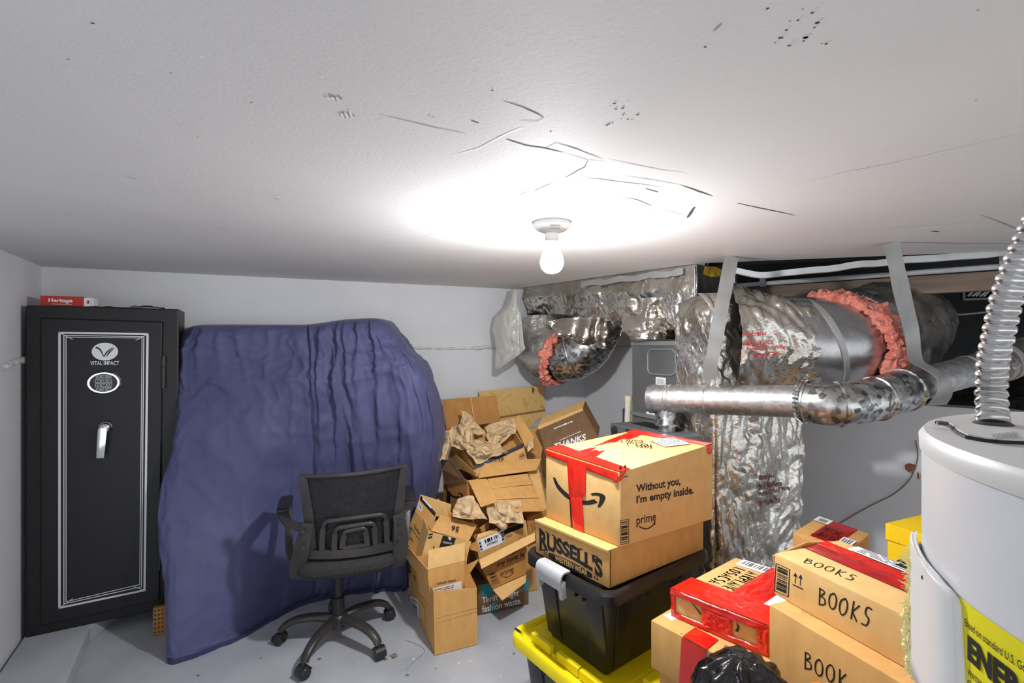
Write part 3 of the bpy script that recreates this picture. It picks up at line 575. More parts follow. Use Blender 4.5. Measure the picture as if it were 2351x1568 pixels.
arch(-.135, .135, .455, .600, .03, .006); arch(-.085, .085, .455, .568, .022, .004); arch(-.052, .052, .475, .55, .014, .008)
pth([(-.05, .476), (.05, .479)], .012); lu.build('lumbar_support', M['chair_plastic'], bf, smooth=50)
for s_ in (-1, 1):
    pl = MB(); q = [K(s_ * .185 + .025, -.20, .595), K(s_ * .195 + .025, -.195, .55), K(s_ * .205 + .02, -.185, .48), K(s_ * .21 + .01, -.165, .40), K(s_ * .20 + .005, -.12, .335), K(s_ * .16, -.03, .322), K(s_ * .1, 0, .325)]
    pl.bar(smooth_path(q, 5), [.045 + .02 * min(1, i / 10) for i in range(31)], .016, cx_); pl.build('back_bracket', M['chair_plastic'], t, bevel=.003, smooth=45)
    for z in (.565, .50): b_ = MB(); c = K(s_ * .197 + .022, -.212, z); b_.lathe([(0, 0), (.009, 0), (.008, .004), (0, .005)], c, 14, axis=-cy_); b_.build('bolt', M['bolt'], t, smooth=50)
    ar = MB(); xo = s_ * .275
    q = [K(s_ * .20 + .02, -.195, .575), K(s_ * .235, -.15, .585), K(xo, -.06, .60), K(xo + s_ * .008, .05, .61), K(xo + s_ * .01, .14, .602), K(xo + s_ * .01, .185, .57), K(xo + s_ * .008, .175, .50), K(xo, .12, .42), K(xo - s_ * .02, .06, .36), K(xo - s_ * .1, .03, .335)]
    q = smooth_path(q, 6); ar.bar(q, [.034 + .02 * max(0, math.sin(math.pi * (i - 6) / 24)) if 6 < i < 30 else .034 for i in range(len(q))], .018, [cx_ if i > 10 else lerp(V((0, 0, 1)), cx_, i / 10) for i in range(len(q))])
    arm = ar.build('armrest', M['chair_plastic'], t, bevel=.004, smooth=45)
    pd = MB(); q = smooth_path([K(xo, -.07, .611), K(xo + s_ * .008, .05, .622), K(xo + s_ * .01, .15, .612)], 6); pd.bar(q, .052, .014, cx_); pd.build('arm_pad', M['black_plastic'], arm, bevel=.005, smooth=45)
MB().cbox(K(0, .0, .325), cx_ * .2, cy_ * .2, V((0, 0, .03))).build('seat_plate', M['chair_plastic'], t, bevel=.006)
gl = MB(); top_ = K(0, 0, .32); gl.tube([CB + V((0, 0, .09)), CB + V((0, 0, .2))], .027, 20); gl.tube([CB + V((0, 0, .19)), V((CB.x, CB.y, .2)) * .5 + (CB + V((0, 0, .33))) * .5, CB + V((0, 0, .33))], .018, 18); gl.build('gas_column', M['black_plastic'], t, smooth=50)
hb = MB(); hb.lathe([(0, .07), (.042, .07), (.046, .085), (.044, .115), (.034, .125), (0, .125)], CB, 28); hb.build('hub', M['chair_plastic'], t, smooth=45)
for k in range(5):
    a = math.radians(258 + 72 * k); d = V((math.cos(a), math.sin(a), 0)); sdv = V((-d.y, d.x, 0)); lg_ = MB()
    q = smooth_path([CB + d * .03 + V((0, 0, .105)), CB + d * .10 + V((0, 0, .112)), CB + d * .18 + V((0, 0, .105)), CB + d * .23 + V((0, 0, .083)), CB + d * .25 + V((0, 0, .06))], 6)
    lg_.tube(q, [lerp(.026, .018, i / (len(q) - 1)) for i in range(len(q))], 14, flat=.75, up=(0, 0, 1)); leg = lg_.build('base_leg', M['chair_plastic'], t, smooth=50)
    c = CB + d * .255 + V((0, 0, .024)); ax = (sdv * .9 + d * .35).normalized(); w_ = MB()
    for s_ in (-1, 1): w_.lathe([(0, s_ * .004), (.022, s_ * .004), (.024, s_ * .008), (.0238, s_ * .018), (.020, s_ * .022), (0, s_ * .0225)], c, 24, axis=ax)
    hq = [c + ax.cross(V((0, 0, 1))) * .026 * math.cos(g) + V((0, 0, .027 * math.sin(g))) for g in [math.pi * i / 10 - .3 for i in range(11)]]; w_.bar(hq, .044, .004, ax); w_.tube([c + V((0, 0, .01)), c + V((0, 0, .045))], .008, 10)
    w_.build('caster', M['black_plastic'], leg, smooth=40)

# ================================================================ ducts, furnace and pipes
def foil_off(p, amp, seed=0, s=9):
    p = V((p.x, p.y, p.z * .6)); w = V((nz(p, s * .5, seed + 2), nz(p, s * .5, seed + 5), nz(p, s * .5, seed + 8))) * (.7 / s); p = p + w
    a = abs(nz(p, s * .55, seed)); b = abs(nz(p, s * 1.2, seed + 4)); c = abs(nz(p, s * 2.7, seed + 7)); d = abs(nz(p, s * 5.5, seed + 9))
    return amp * (1.5 * a + .9 * b + .55 * c + .25 * d - .9)
def foil_grid(name, fn, nu, nv, mats, parent, amp, seed=0, s=9, nrm=None, wrap=False, smooth=60):
    mb = MB()
    def g(u, v):
        p, n = fn(u, v); return p + n * foil_off(p, amp, seed, s)
    mb.grid(g, nu, nv, wrap=wrap); return mb.build(name, mats, parent, smooth=smooth)
# foil-wrapped trunk along the ceiling
TN, TF = V((.866, 2.285, 0)), V((.085, 3.29, 0)); td = (TF - TN).normalized(); tw = V((-td.y, td.x, 0)); tw = tw if tw.y > 0 else -tw
t = thing('foil_trunk_duct', 'long foil-wrapped rectangular duct running along the ceiling behind the bulb', 'duct', (TN.x, TN.y, 1.4))
Lt = (TF - TN).length
def trunk(u, v):
    x = u * Lt; hgt = lerp(.325, .19, min(1, u * 1.05)) + .012 * math.sin(u * 9); wd = .37
    ztop = CEIL - .004; rad = .07 if u < .45 else lerp(.07, .12, min(1, (u - .45) * 3))
    path = [(-.0, 0), (-.012, -hgt * .35), (-.0, -hgt + rad), (rad * .3, -hgt + rad * .25), (rad, -hgt), (wd * .55, -hgt - .005), (wd, -hgt + .02)]
    f = v * (len(path) - 1); i = min(int(f), len(path) - 2); a, b = path[i], path[i + 1]; k = f - i
    y, z = a[0] + (b[0] - a[0]) * k, a[1] + (b[1] - a[1]) * k
    n = (tw * -1 if v < .4 else V((0, 0, -1))).normalized() if not .4 <= v <= .65 else (tw * -.7 + V((0, 0, -.7)))
    return TN + td * x + tw * y + V((0, 0, ztop + z)), n * min(1, v * 6)
foil_grid('foil_wrap', trunk, 200, 90, M['foil'], t, .022, 3, 8, smooth=60)
mb = MB(); e0 = TN + td * .012; mb.hexa([e0 + tw * .012 + V((0, 0, 1.45)), e0 + tw * .39 + V((0, 0, 1.45)), e0 + tw * .39 + td * .5 + V((0, 0, 1.45)), e0 + tw * .012 + td * .5 + V((0, 0, 1.45))], [e0 + tw * .012 + V((0, 0, CEIL - .003)), e0 + tw * .39 + V((0, 0, CEIL - .003)), e0 + tw * .39 + td * .5 + V((0, 0, CEIL - .003)), e0 + tw * .012 + td * .5 + V((0, 0, CEIL - .003))])
mb.build('end_plate', M['trunk_dark'], t)
mb = MB(); pl = (e0, -td); y_ = [hit(x, y, e0, -td) - td * .004 for x, y in ((1616, 612), (1640, 612), (1660, 622), (1655, 634), (1632, 636), (1612, 630))]; mb.add(y_, [list(range(6))]); mb.build('paint_mark', M['yellow_paint'], t)
mb = MB(); q = [e0 - td * .006 + tw * x + V((0, 0, z)) for x, z in ((.0, CEIL - .01), (.0, 1.45), (.0, 1.40))]; mb.bar(q, .03, .008, -tw); mb.build('flange', M['galv_smooth'], t, bevel=.001); mb = MB(); q = [e0 - td * .004 + tw * .37 + V((0, 0, z)) for z in (CEIL - .01, 1.5)]; mb.bar(q, .022, .006, tw); mb.build('flange', M['galv_smooth'], t, bevel=.001)
mb = MB(); q = [TN - tw * .014 + td * (u * Lt) + V((0, 0, CEIL - .032 + .004 * math.sin(u * 40))) for u in [i / 40 for i in range(2, 24)]]; mb.bar(q, [.03 + .012 * nz((i, 0, 0), .7) for i in range(len(q))], .004, (0, 0, 1)); mb.build('top_tape', M['strap'], t, smooth=60)
# crumpled foil boot down to the furnace
t2 = thing('foil_boot', 'crumpled foil sleeve between the ceiling trunk duct and the grey furnace', 'duct', P(1500, 775, 2.5))
def boot(u, v):
    a = u * 2 * math.pi; c = lerp(P(1475, 690, 2.62), P(1502, 779, 2.50), v); rx, ry = lerp(.16, .105, v ** .7), lerp(.15, .11, v)
    e = .6; x = math.copysign(abs(math.cos(a)) ** e, math.cos(a)); y = math.copysign(abs(math.sin(a)) ** e, math.sin(a)); d = td * x * -rx + tw * y * ry
    return c + d, d.normalized()
foil_grid('foil_sleeve', boot, 70, 30, M['foil'], t2, .045, 11, 12, wrap=True, smooth=70)
# elbow hanging from the far end of the trunk
t3 = thing('round_elbow_duct', 'round galvanized elbow duct with torn grey wrap, below the left end of the foil trunk', 'duct', P(1310, 800, 3.0))
q = smooth_path([P(1368, 715, 3.06), P(1362, 765, 3.03), P(1330, 808, 3.05), P(1280, 820, 3.12)], 10)
mb = MB(); mb.tube(q, .158, 44, caps=False); mb.build('elbow', M['galv_spangle'], t3, smooth=60)
for i in (8, 15, 22):
    mb = MB(); tg = (q[i + 1] - q[i - 1]).normalized(); a = tg.orthogonal().normalized(); b = tg.cross(a); mb.tube([q[i] + (a * math.cos(g) + b * math.sin(g)) * .159 for g in [6.2832 * k / 36 for k in range(37)]], .005, 8); mb.build('elbow_rib', M['galv_smooth'], t3, smooth=60)
wq = smooth_path([P(1283, 820, 3.11), P(1252, 806, 3.18), P(1236, 778, 3.25), P(1232, 735, 3.28)], 8)
def wrapf(u, v):
    f = v * (len(wq) - 1); i = min(int(f), len(wq) - 2); c = lerp(wq[i], wq[i + 1], f - i); tg = (wq[i + 1] - wq[i]).normalized(); a = V((0, 0, 1)); a = (a - tg * a.dot(tg)).normalized(); b = tg.cross(a); g = u * 6.2832
    d = a * math.cos(g) + b * math.sin(g); return c + d * (.182 - .03 * v), d
foil_grid('grey_wrap', wrapf, 60, 36, M['grey_wrap'], t3, .03, 21, 6, wrap=True, smooth=50)
def pink_ring(name, c, ax, R0, R1, th, parent, a0=0, a1=6.2832, seed=0, n=140):
    mb = MB(); ax = ax.normalized(); x = V((0, 0, 1)); x = (x - ax * x.dot(ax)).normalized(); y = ax.cross(x)
    def g(u, v):
        an = lerp(a0, a1, u); ph = v * 6.2832; wob = nz((math.cos(an), math.sin(an), 0), 2.1, seed); rm, rr = (R0 + R1) / 2 - .012 * wob, (R1 - R0) / 2 * (1 + .8 * wob)
        d = x * math.cos(an) + y * math.sin(an); p = c + d * (rm + math.cos(ph) * rr) + ax * (math.sin(ph) * th * (1 + .5 * wob))
        return p + (d * math.cos(ph) + ax * math.sin(ph)) * (.018 * nz(p, 16, seed) + .02 * nz(p, 38, seed) + .014 * nz(p, 85, seed) + .006 * nz(p, 190, seed))
    mb.grid(g, n, 30); o = mb.build(name, M['pink'], parent, smooth=60); return o
cx0 = P(1284, 820, 3.105); pink_ring('pink_insulation', cx0, wq[3] - wq[0], .152, .192, .03, t3, 0, 6.2832, 2)
hr = [[P(1258, 738, 3.0), P(1330, 728, 2.9), P(1395, 728, 2.82), P(1446, 738, 2.78)], [P(1272, 764, 2.95), P(1325, 772, 2.87), P(1385, 772, 2.83), P(1432, 756, 2.84)], [P(1290, 778, 2.94), P(1345, 793, 2.87), P(1392, 800, 2.85), P(1420, 776, 2.92)]]
hc_ = [smooth_path(r_, 10) for r_ in hr]
def hood(u, v):
    col = smooth_path([h_[round(u * 30)] for h_ in hc_], 14); return col[round(v * 28)], V((-.1, -.95, -.2))
foil_grid('foil_skirt', hood, 30, 28, M['foil'], t3, .05, 31, 11, smooth=180)
# clear plastic bag hanging at the left end of the trunk
mb = MB(); L_ = [(1172, 664, 1186, 664), (1160, 700, 1186, 700), (1136, 725, 1196, 725), (1131, 755, 1203, 790), (1138, 800, 1206, 800), (1137, 822, 1195, 812), (1136, 847, 1148, 846)]
def bag(u, v):
    f = v * (len(L_) - 1); i = min(int(f), len(L_) - 2); r_ = [a + (b - a) * (f - i) for a, b in zip(L_[i], L_[i + 1])]; p = lerp(P(r_[0], r_[1], 3.10), P(r_[2], r_[3], 3.02), u)
    return p + V((0, -1, 0)) * (.035 * math.sin(math.pi * u) * math.sin(math.pi * min(1, v + .1)) + foil_off(p, .03, 8, 9))
mb.sheet(bag, 26, 44, .001, (0, 1, 0)); tag(mb.build('plastic_film', M['plastic_sheet'], smooth=40, loc=P(1170, 664, 3.1)), 'crumpled clear plastic film hanging at the far left end of the foil trunk', 'plastic sheet')
# furnace
fd = V((.398, -.917, 0)); fn_ = V((-.917, -.398, 0)); f0 = V((.64, 2.6, 0)); zt = 1.363; zb = .97
t = thing('furnace', 'grey metal furnace cabinet with embossed panel behind the stacked cartons', 'furnace', (.7, 2.3, 0))
MB().box(f0 + V((0, 0, zb - .2)), fd * .42, -fn_ * .5, V((0, 0, zt - zb + .2))).build('upper_cabinet', M['furnace'], t, bevel=.004)
mb = MB(); mb.bar([f0 + fn_ * .004 + V((0, 0, zt - .012)), f0 + fd * .42 + fn_ * .004 + V((0, 0, zt - .012))], .022, .008, (0, 0, 1)); mb.build('panel_edge', M['furnace_edge'], t, bevel=.001); mb = MB(); mb.bar([f0 + fn_ * .004 + V((0, 0, zb + .012)), f0 + fd * .42 + fn_ * .004 + V((0, 0, zb + .012))], .02, .012, (0, 0, 1)); mb.build('panel_edge', M['furnace_edge'], t, bevel=.001)
mb = MB(); fc = [hit(x, y, f0, fn_) for x, y in ((1488, 802), (1552, 802), (1552, 858), (1488, 858))]; u_, v_ = fc[1] - fc[0], fc[3] - fc[0]; q = []
for (cx2, cy2, a0) in ((.82, .2, -90), (.82, .8, 0), (.18, .8, 90), (.18, .2, 180)):
    for k in range(6): a = math.radians(a0 + 18 * k); q.append(fc[0] + u_ * (cx2 + .18 * math.cos(a)) + v_ * (cy2 + .2 * math.sin(a)) + fn_ * .002)
mb.tube(q + q[:1], .005, 8, caps=False); mb.build('embossed_ring', M['furnace_edge'], t, smooth=60)
for k_, (qq, b_) in enumerate(((((1506.5, 865), (1529.5, 868), (1529, 886), (1506, 885)), ((1508, 868), (1528, 870), (1528, 884), (1508, 883))), (((1484.5, 942), (1504, 945), (1504, 960), (1484.5, 957)), ((1486, 949), (1503, 951), (1503, 959), (1486, 957))))):
    mb = MB(); mb.add([hit(x, y, f0, fn_) + fn_ * .002 for x, y in qq], [[0, 1, 2, 3]])
    if k_: mb.add([hit(x, y, f0, fn_) + fn_ * .0025 for x, y in ((1484.5, 940), (1504, 943), (1504, 947), (1484.5, 944))], [[0, 1, 2, 3]], 1)
    decal(mb, lines_of_print(6, 3), bilerp([hit(x, y, f0, fn_) + fn_ * .003 for x, y in b_]), 2); mb.build('rating_label', [M['label'], M['print'], M['print_grey']], t)
kb = V((.47, 2.336, 0)); kl = .40
MB().box(kb, fd * kl, -fn_ * .32, V((0, 0, zb))).build('burner_cabinet', M['furnace'], t, bevel=.005)
mb = MB()
for i in range(15): p = kb + fd * (.05 + .017 * i) - fn_ * .13 + V((0, 0, zb + .001)); mb.cbox(p, fd * .008, fn_ * .09, V((0, 0, .002)))
mb.build('vent_slots', M['dark'], t)
mb = MB(); p = hit(1412, 987, kb, fn_); mb.lathe([(0, 0), (.02, 0), (.02, .006), (.013, .008), (.012, .016), (0, .017)], p, 24, axis=fn_); mb.build('control_knob', M['black_plastic'], t, smooth=40)
mb = MB(); q = [hit(x, y, kb, fn_) + fn_ * .002 for x, y in ((1437, 984), (1500, 998), (1500, 1020), (1437, 1006))]; mb.add(q, [[0, 1, 2, 3]]); mb.build('control_plate', M['print'], t)
mb = MB(); mb.lathe([(0, 0), (.009, 0), (.009, .006), (0, .006)], hit(1446, 994, kb, fn_) + fn_ * .003, 16, axis=fn_); mb.build('indicator', M['white'], t)
mb = MB(); q = [P(1443, 915, 2.72), P(1441, 960, 2.72), P(1441, 1010, 2.72)]; mb.tube(q, .018, 14); mb.tube([P(1443, 908, 2.72), P(1443, 920, 2.72)], .021, 14); tag(mb.build('drain_pipe', M['cream'], smooth=50, loc=P(1441, 1100, 2.72)), 'cream plastic pipe standing beside the left side of the grey furnace', 'pipe')
mb = MB(); mb.cbox(P(1434, 960, 2.76), V((.02, 0, 0)), V((0, .02, 0)), V((0, 0, .11))); tag(mb.build('tool_handle', M['blue'], bevel=.004, loc=P(1434, 1010, 2.76)), 'dark blue plastic handle behind the cream pipe beside the furnace', 'handle')
# vent pipe: tee on the burner cabinet, straight run, big gored elbow, run into the crawl space
t = thing('vent_pipe', 'galvanized round flue pipe crossing in front of the foil-wrapped column', 'pipe', P(1530, 990, 2.14))
A_, B_ = P(1496, 915, 2.16), P(1846, 922, 1.80); RR = .060
mb = MB(); ax = (B_ - A_).normalized(); n = 14; mb.tube([lerp(A_, B_, i / n) for i in range(n + 1)], RR, 40, caps=True)
for f_ in (.12, .145, .405, .96): c = lerp(A_, B_, f_); mb.tube([c - ax * .004, c - ax * .002, c + ax * .002, c + ax * .004], [RR, RR + .003, RR + .003, RR], 40, caps=False)
mb.build('straight_run', M['galv'], t, smooth=40)
mb = MB(); mb.tube([A_ - ax * .012, A_ - ax * .004, A_ + ax * .02], [RR * .93, RR + .004, RR + .004], 40); mb.build('end_cap', M['galv_smooth'], t, smooth=40)
dc = P(1531, 935, 2.125); mb = MB(); mb.lathe([(0, .0), (.046, .0), (.046, -.075), (.05, -.08), (.05, -.088), (.034, -.09), (0, -.09)], dc + V((0, 0, .01)), 32); mb.build('tee_branch', M['galv_spangle'], t, smooth=40)
mb = MB(); zz = dc.z - .08; mb.lathe([(0, zz), (.036, zz), (.036, zb + .001), (0, zb + .001)], V((dc.x, dc.y, 0)), 32); mb.build('draft_collar', M['galv_smooth'], t, smooth=40)
E0, E1, E2, E3 = P(1850, 922, 1.80), P(1925, 928, 1.73), P(2010, 915, 1.76), P(2078, 893, 1.83)
eq = smooth_path([E0, E1, E2, E3], 6); Re = .076; mb = MB(); mb.tube([E0 - ax * .02] + eq, [RR] + [Re] * len(eq), 40)
for i in (1, 6, 12, 17):
    c = eq[i]; tg = (eq[i + 1] - eq[i - 1]).normalized(); mb.tube([c - tg * .006, c - tg * .003, c + tg * .003, c + tg * .006], [Re, Re + .005, Re + .005, Re], 40, caps=False)
for k in range(28): a = 6.2832 * k / 28; tg = (eq[1] - eq[0]).normalized(); x = tg.orthogonal().normalized(); y = tg.cross(x); d = x * math.cos(a) + y * math.sin(a); mb.bar([eq[0] - tg * .028 + d * (RR + .003), eq[0] + tg * .0 + d * (Re + .003)], .007, .004, tg.cross(d))
mb.build('gored_elbow', M['galv_spangle'], t, smooth=40)
G0, G1 = P(2072, 893, 1.83), P(2360, 815, 2.02); mb = MB(); gx = (G1 - G0).normalized(); G1 = G1 + gx * .35; mb.tube([lerp(G0, G1, i / 14) for i in range(15)], .0595, 40)
for f_ in (.33, .5): c = lerp(G0, G1, f_); mb.tube([c - gx * .006, c - gx * .003, c + gx * .003, c + gx * .006], [.0595, .063, .063, .0595], 40, caps=False)
mb.build('far_run', M['galv'], t, smooth=40)
c = lerp(G0, G1, .48); mb = MB(); mb.tube([c - gx * .01, c + gx * .02, c + gx * .25], .075, 36); mb.build('insulated_end', M['grey_wrap'], t, smooth=40)
mb = MB(); mb.tube([c + gx * .02, c + gx * .045], .079, 36); mb.build('hose_clamp', M['strap'], t, smooth=40)
# foil-wrapped return column
c0 = V((.819, 1.97, 0)); cl, crr = V((-.40, .917, 0)), V((.92, .39, 0)); dl_, dr_ = .235, .515
t = thing('foil_return_column', 'tall crumpled foil-wrapped duct column standing behind the flue pipe, with printed wrap text', 'duct', c0)
ZT = 1.565
def colm(u, v):
    z = v * ZT; n1, n2 = V((-.917, -.40, 0)), V((.39, -.92, 0))
    k = dl_ / (dl_ + dr_)
    if u < k: p = c0 + cl * (dl_ * (1 - u / k)); n = n1
    else: p = c0 + crr * (dr_ * (u - k) / (1 - k)); n = n2
    w = max(0, 1 - abs(u - k) / .05); p = p + (n1 + n2) * -.018 * w * w
    top_r = max(0, (v - .93) / .07); p = p - n * (.09 * top_r ** 2) + V((0, 0, z)); return p, n
foil_grid('foil_wrap', colm, 150, 270, M['foil'], t, .022, 41, 8, smooth=60)
mb = MB(); mb.hexa([c0 + V((0, .03, 0)), c0 + crr * dr_ * .98 + V((0, .03, 0)), c0 + crr * dr_ * .98 + cl * dl_, c0 + cl * dl_ * .98 + V((.02, 0, 0))], [p + V((0, .04, ZT - .03)) for p in (c0 + V((.03, .03, 0)), c0 + crr * dr_ * .9 + V((0, .03, 0)), c0 + crr * dr_ * .9 + cl * dl_, c0 + cl * dl_ * .98 + V((.03, 0, 0)))]); mb.build('duct_core', M['galv_smooth'], t)
cn2 = V((.39, -.92, 0)); tp = MB()
def onfoil(x, y): p = hit(x, y, c0, cn2); return hit(x, y, c0 + cn2 * max(-.006, foil_off(p, .022, 41, 8) + .009), cn2)
def wraptext(rows_, mi):
    for s_, (x0, y0, x1, y1, sk) in rows_:
        vs, fs = text2d(s_, .03); tp.add([onfoil(lerp(x0, x1, u), lerp(y0, y1, v) + sk * u) for u, v in vs], fs, mi)
    return
    for s_, (x0, y0, x1, y1, sk) in rows_: decal(tp, text2d(s_, .012), bilerp([hit(x, y, c0 + cn2 * .034, cn2) for x, y in ((x0, y0), (x1, y0 + sk), (x1, y1 + sk), (x0, y1))]), mi)
wraptext([('Fiberglas', (1742, 1093, 1777, 1107, -8)), ('All Service', (1742, 1113, 1796, 1126, -11)), ('Faced Duct Wrap', (1742, 1131, 1818, 1143, -17)), ('2" Type 75', (1742, 1152, 1790, 1164, -9))], 0); tp.build('wrap_print', M['print_maroon'], t)
# round return duct leaving the column to the right
t = thing('round_return_duct', 'large round duct with torn wrap and pink insulation, running right into the crawl space', 'duct', P(1900, 790, 2.2))
r0, r1 = P(1912, 806, 2.16), P(2062, 748, 2.88); rax = (r1 - r0).normalized()
sq_ = smooth_path([P(1700, 790, 2.22), P(1800, 792, 2.17), P(1900, 795, 2.16), P(1960, 780, 2.35)], 8)
mb = MB(); mb.tube(sq_, .215, 56, caps=False); c = sq_[13]; tg = (sq_[14] - sq_[12]).normalized(); mb.build('bare_sheet_metal', M['galv_smooth'], t, smooth=60)
mb = MB(); a = tg.orthogonal().normalized(); b = tg.cross(a); tg2 = (tg + V((0, 0, .35))).normalized(); a = tg2.orthogonal().normalized(); b = tg2.cross(a); mb.bar([c + (a * math.cos(g) + b * math.sin(g)) * .219 for g in [6.2832 * k / 48 for k in range(49)]], .02, .007, tg2); mb.build('seam_band', M['strap'], t, smooth=60)
def rwrap(u, v):
    c = lerp(r0 + rax * .03, r1, v); x = V((0, 0, 1)); x = (x - rax * x.dot(rax)).normalized(); y = rax.cross(x); g = u * 6.2832; d = x * math.cos(g) + y * math.sin(g)
    return c + d * (.262 - .016 * math.cos(v * 5)), d
foil_grid('dark_wrap', rwrap, 90, 50, M['grey_wrap'], t, .03, 51, 5, wrap=True, smooth=60)
pink_ring('pink_insulation', r0 - rax * .01, rax, .198, .262, .06, t, 0, 6.2832, 6, 220)
sc_ = MB(); x = V((0, 0, 1)); x = (x - rax * x.dot(rax)).normalized(); y = rax.cross(x)
for rad in (.246, .262):
    q = [r0 - rax * (.05 if rad < .25 else .0) + (x * math.cos(g) + y * math.sin(g)) * (rad + .006 * nz((g, rad, 0), 4)) for g in [-2.6 + 5.2 * k / 90 for k in range(91)]]; sc_.tube(q, .0012, 5)
for k in range(44): g = -2.2 + 4.4 * k / 43; d = x * math.cos(g) + y * math.sin(g); sc_.tube([r0 - rax * .06 + d * .225, r0 - rax * .05 + d * .25, r0 + rax * .02 + d * .268], .0011, 5)
sc_.build('scrim_threads', M['scrim'], t)
def rfoil(u, v):
    q0, q1 = P(1665, 785, 2.20), P(1835, 800, 2.15); c = lerp(q0, q1, v); tx_ = (q1 - q0).normalized(); x = V((0, 0, 1)); y = tx_.cross(x); g = u * 6.2832; d = x * math.cos(g) + y * math.sin(g)
    edge = .05 * nz((math.cos(g), math.sin(g), 0), 2.2, 3) * v; return c + d * (.252 - .03 * v) + tx_ * edge, d
foil_grid('torn_foil', rfoil, 110, 50, M['foil'], t, .034, 61, 9, wrap=True, smooth=60)
tp = MB()
for s_, (x0, y0, x1, y1, sk) in (('Fiberglas', (1706, 762, 1760, 776, -4)), ('All Service', (1706, 782, 1776, 795, -5)), ('Faced Duct Wrap', (1716, 797, 1806, 809, -6)), ('Type 75', (1724, 811, 1790, 825, -4))):
    vs, fs = text2d(s_, .015); pn = V((-.05, -1, 0)); tp.add([hit(x0 + (x1 - x0) * u, lerp(y0, y1, v) + sk * u, P(1740, 790, 1.94), pn) for u, v in vs], fs)
tp.build('wrap_print', M['print_red'], t)
# hanger straps
def strap(name, pts, w, lab, sides, parent=None):
    q = smooth_path([P(*p) for p in pts], 7); n = len(q); sd = [V(sides[min(int(i / n * len(sides)), len(sides) - 1)]) for i in range(n)]
    sd = [sum((sd[max(0, min(n - 1, i + k))] for k in range(-4, 5)), V((0, 0, 0))).normalized() for i in range(n)]
    mb = MB(); mb.bar(q, [w * f_ for f_ in [1 + .03 * math.sin(i * .45) for i in range(n)]], .0012, sd); return tag(mb.build(name, M['strap'], smooth=40, loc=q[0]), lab, 'strap', 'metal hanger straps')
strap('hanger_strap', [(1680, 588, 2.075), (1668, 650, 2.03), (1652, 730, 1.97), (1640, 800, 1.95), (1630, 850, 1.97), (1640, 876, 2.0), (1646, 884, 2.02)], .058, 'sheet metal strap hanging from the ceiling in front of the foil column', [(1, .1, 0)])
strap('hanger_strap', [(2046, 557, 1.79), (2056, 600, 1.80), (2064, 640, 1.82), (2078, 700, 1.86), (2093, 760, 1.90), (2098, 800, 1.90), (2106, 830, 1.86), (2140, 850, 1.79), (2165, 872, 1.76), (2166, 905, 1.78), (2150, 930, 1.84)], .062, 'twisted sheet metal strap hanging past the large round duct to the flue pipe', [(1, .1, 0), (1, .1, 0), (1, .2, 0), (.9, .3, -.3)])
# small things in and below the crawl space
q = [P(x, y, 3.0) for x, y in ((2212, 660), (2279, 655), (2279, 685), (2212, 688))]; t = thing('crawl_vent', 'small framed vent opening high on the dark wall of the crawl space', 'vent', q[3])
mb = MB()
for i in range(4): mb.bar([q[i], q[(i + 1) % 4]], .012, .012, (0, 0, 1) if i % 2 == 0 else (1, 0, 0))
mb.build('frame', M['strap'], t); MB().slab([p + V((0, .01, 0)) for p in q], .01).build('backing', M['dark'], t)
mb = MB()
for i in range(5): mb.bar([P(2222 + 9 * i, 680, 2.99), P(2236 + 9 * i, 666 + (i % 2) * 5, 2.99)], .012, .006, (1, 0, 0))
mb.build('debris', M['caulk'], t)
mb = MB(); mb.tube(smooth_path([P(2140, 715, 2.9), P(2180, 722, 2.8), P(2230, 720, 2.75), P(2330, 708, 2.7)], 8), .007, 8); tag(mb.build('crawl_cable', M['strap'], smooth=60, loc=P(2140, 715, 2.9)), 'thin grey cable sagging across the dark crawl space', 'cable')
mb = MB(); on = lambda x, y: hit(x, y, WK, V((-.655, -.756, 0)).normalized()) + V((-.655, -.756, 0)) * .006
mb.tube(smooth_path([on(x, y) for x, y in ((2103, 1010), (2107, 1045), (2100, 1075), (2085, 1105), (2050, 1135), (2000, 1160), (1955, 1185), (1925, 1203))], 8), .0022, 6); tag(mb.build('loose_wire', M['cord'], smooth=60, loc=on(1925, 1203)), 'thin loose wire trailing down the low right wall beside the water heater', 'wire')
for i, (pts, lab) in enumerate(((((2078, 1066), (2090, 1062), (2104, 1066), (2098, 1078), (2088, 1084), (2081, 1076)), 'dry brown leaf caught on the loose wire of the right wall'), (((2107, 1082), (2112, 1084), (2112, 1100), (2108, 1095)), 'dry leaf fragment at the left edge of the water heater, below the other leaf'))):
    mb = MB(); q = [on(x, y) + V((-.008 - .004 * (k % 2), -.008, 0)) for k, (x, y) in enumerate(pts)]; mb.slab(q, .001); tag(mb.build('dry_leaf', M['leaf'], loc=q[0]), lab, 'leaf', 'leaves on the right wall')

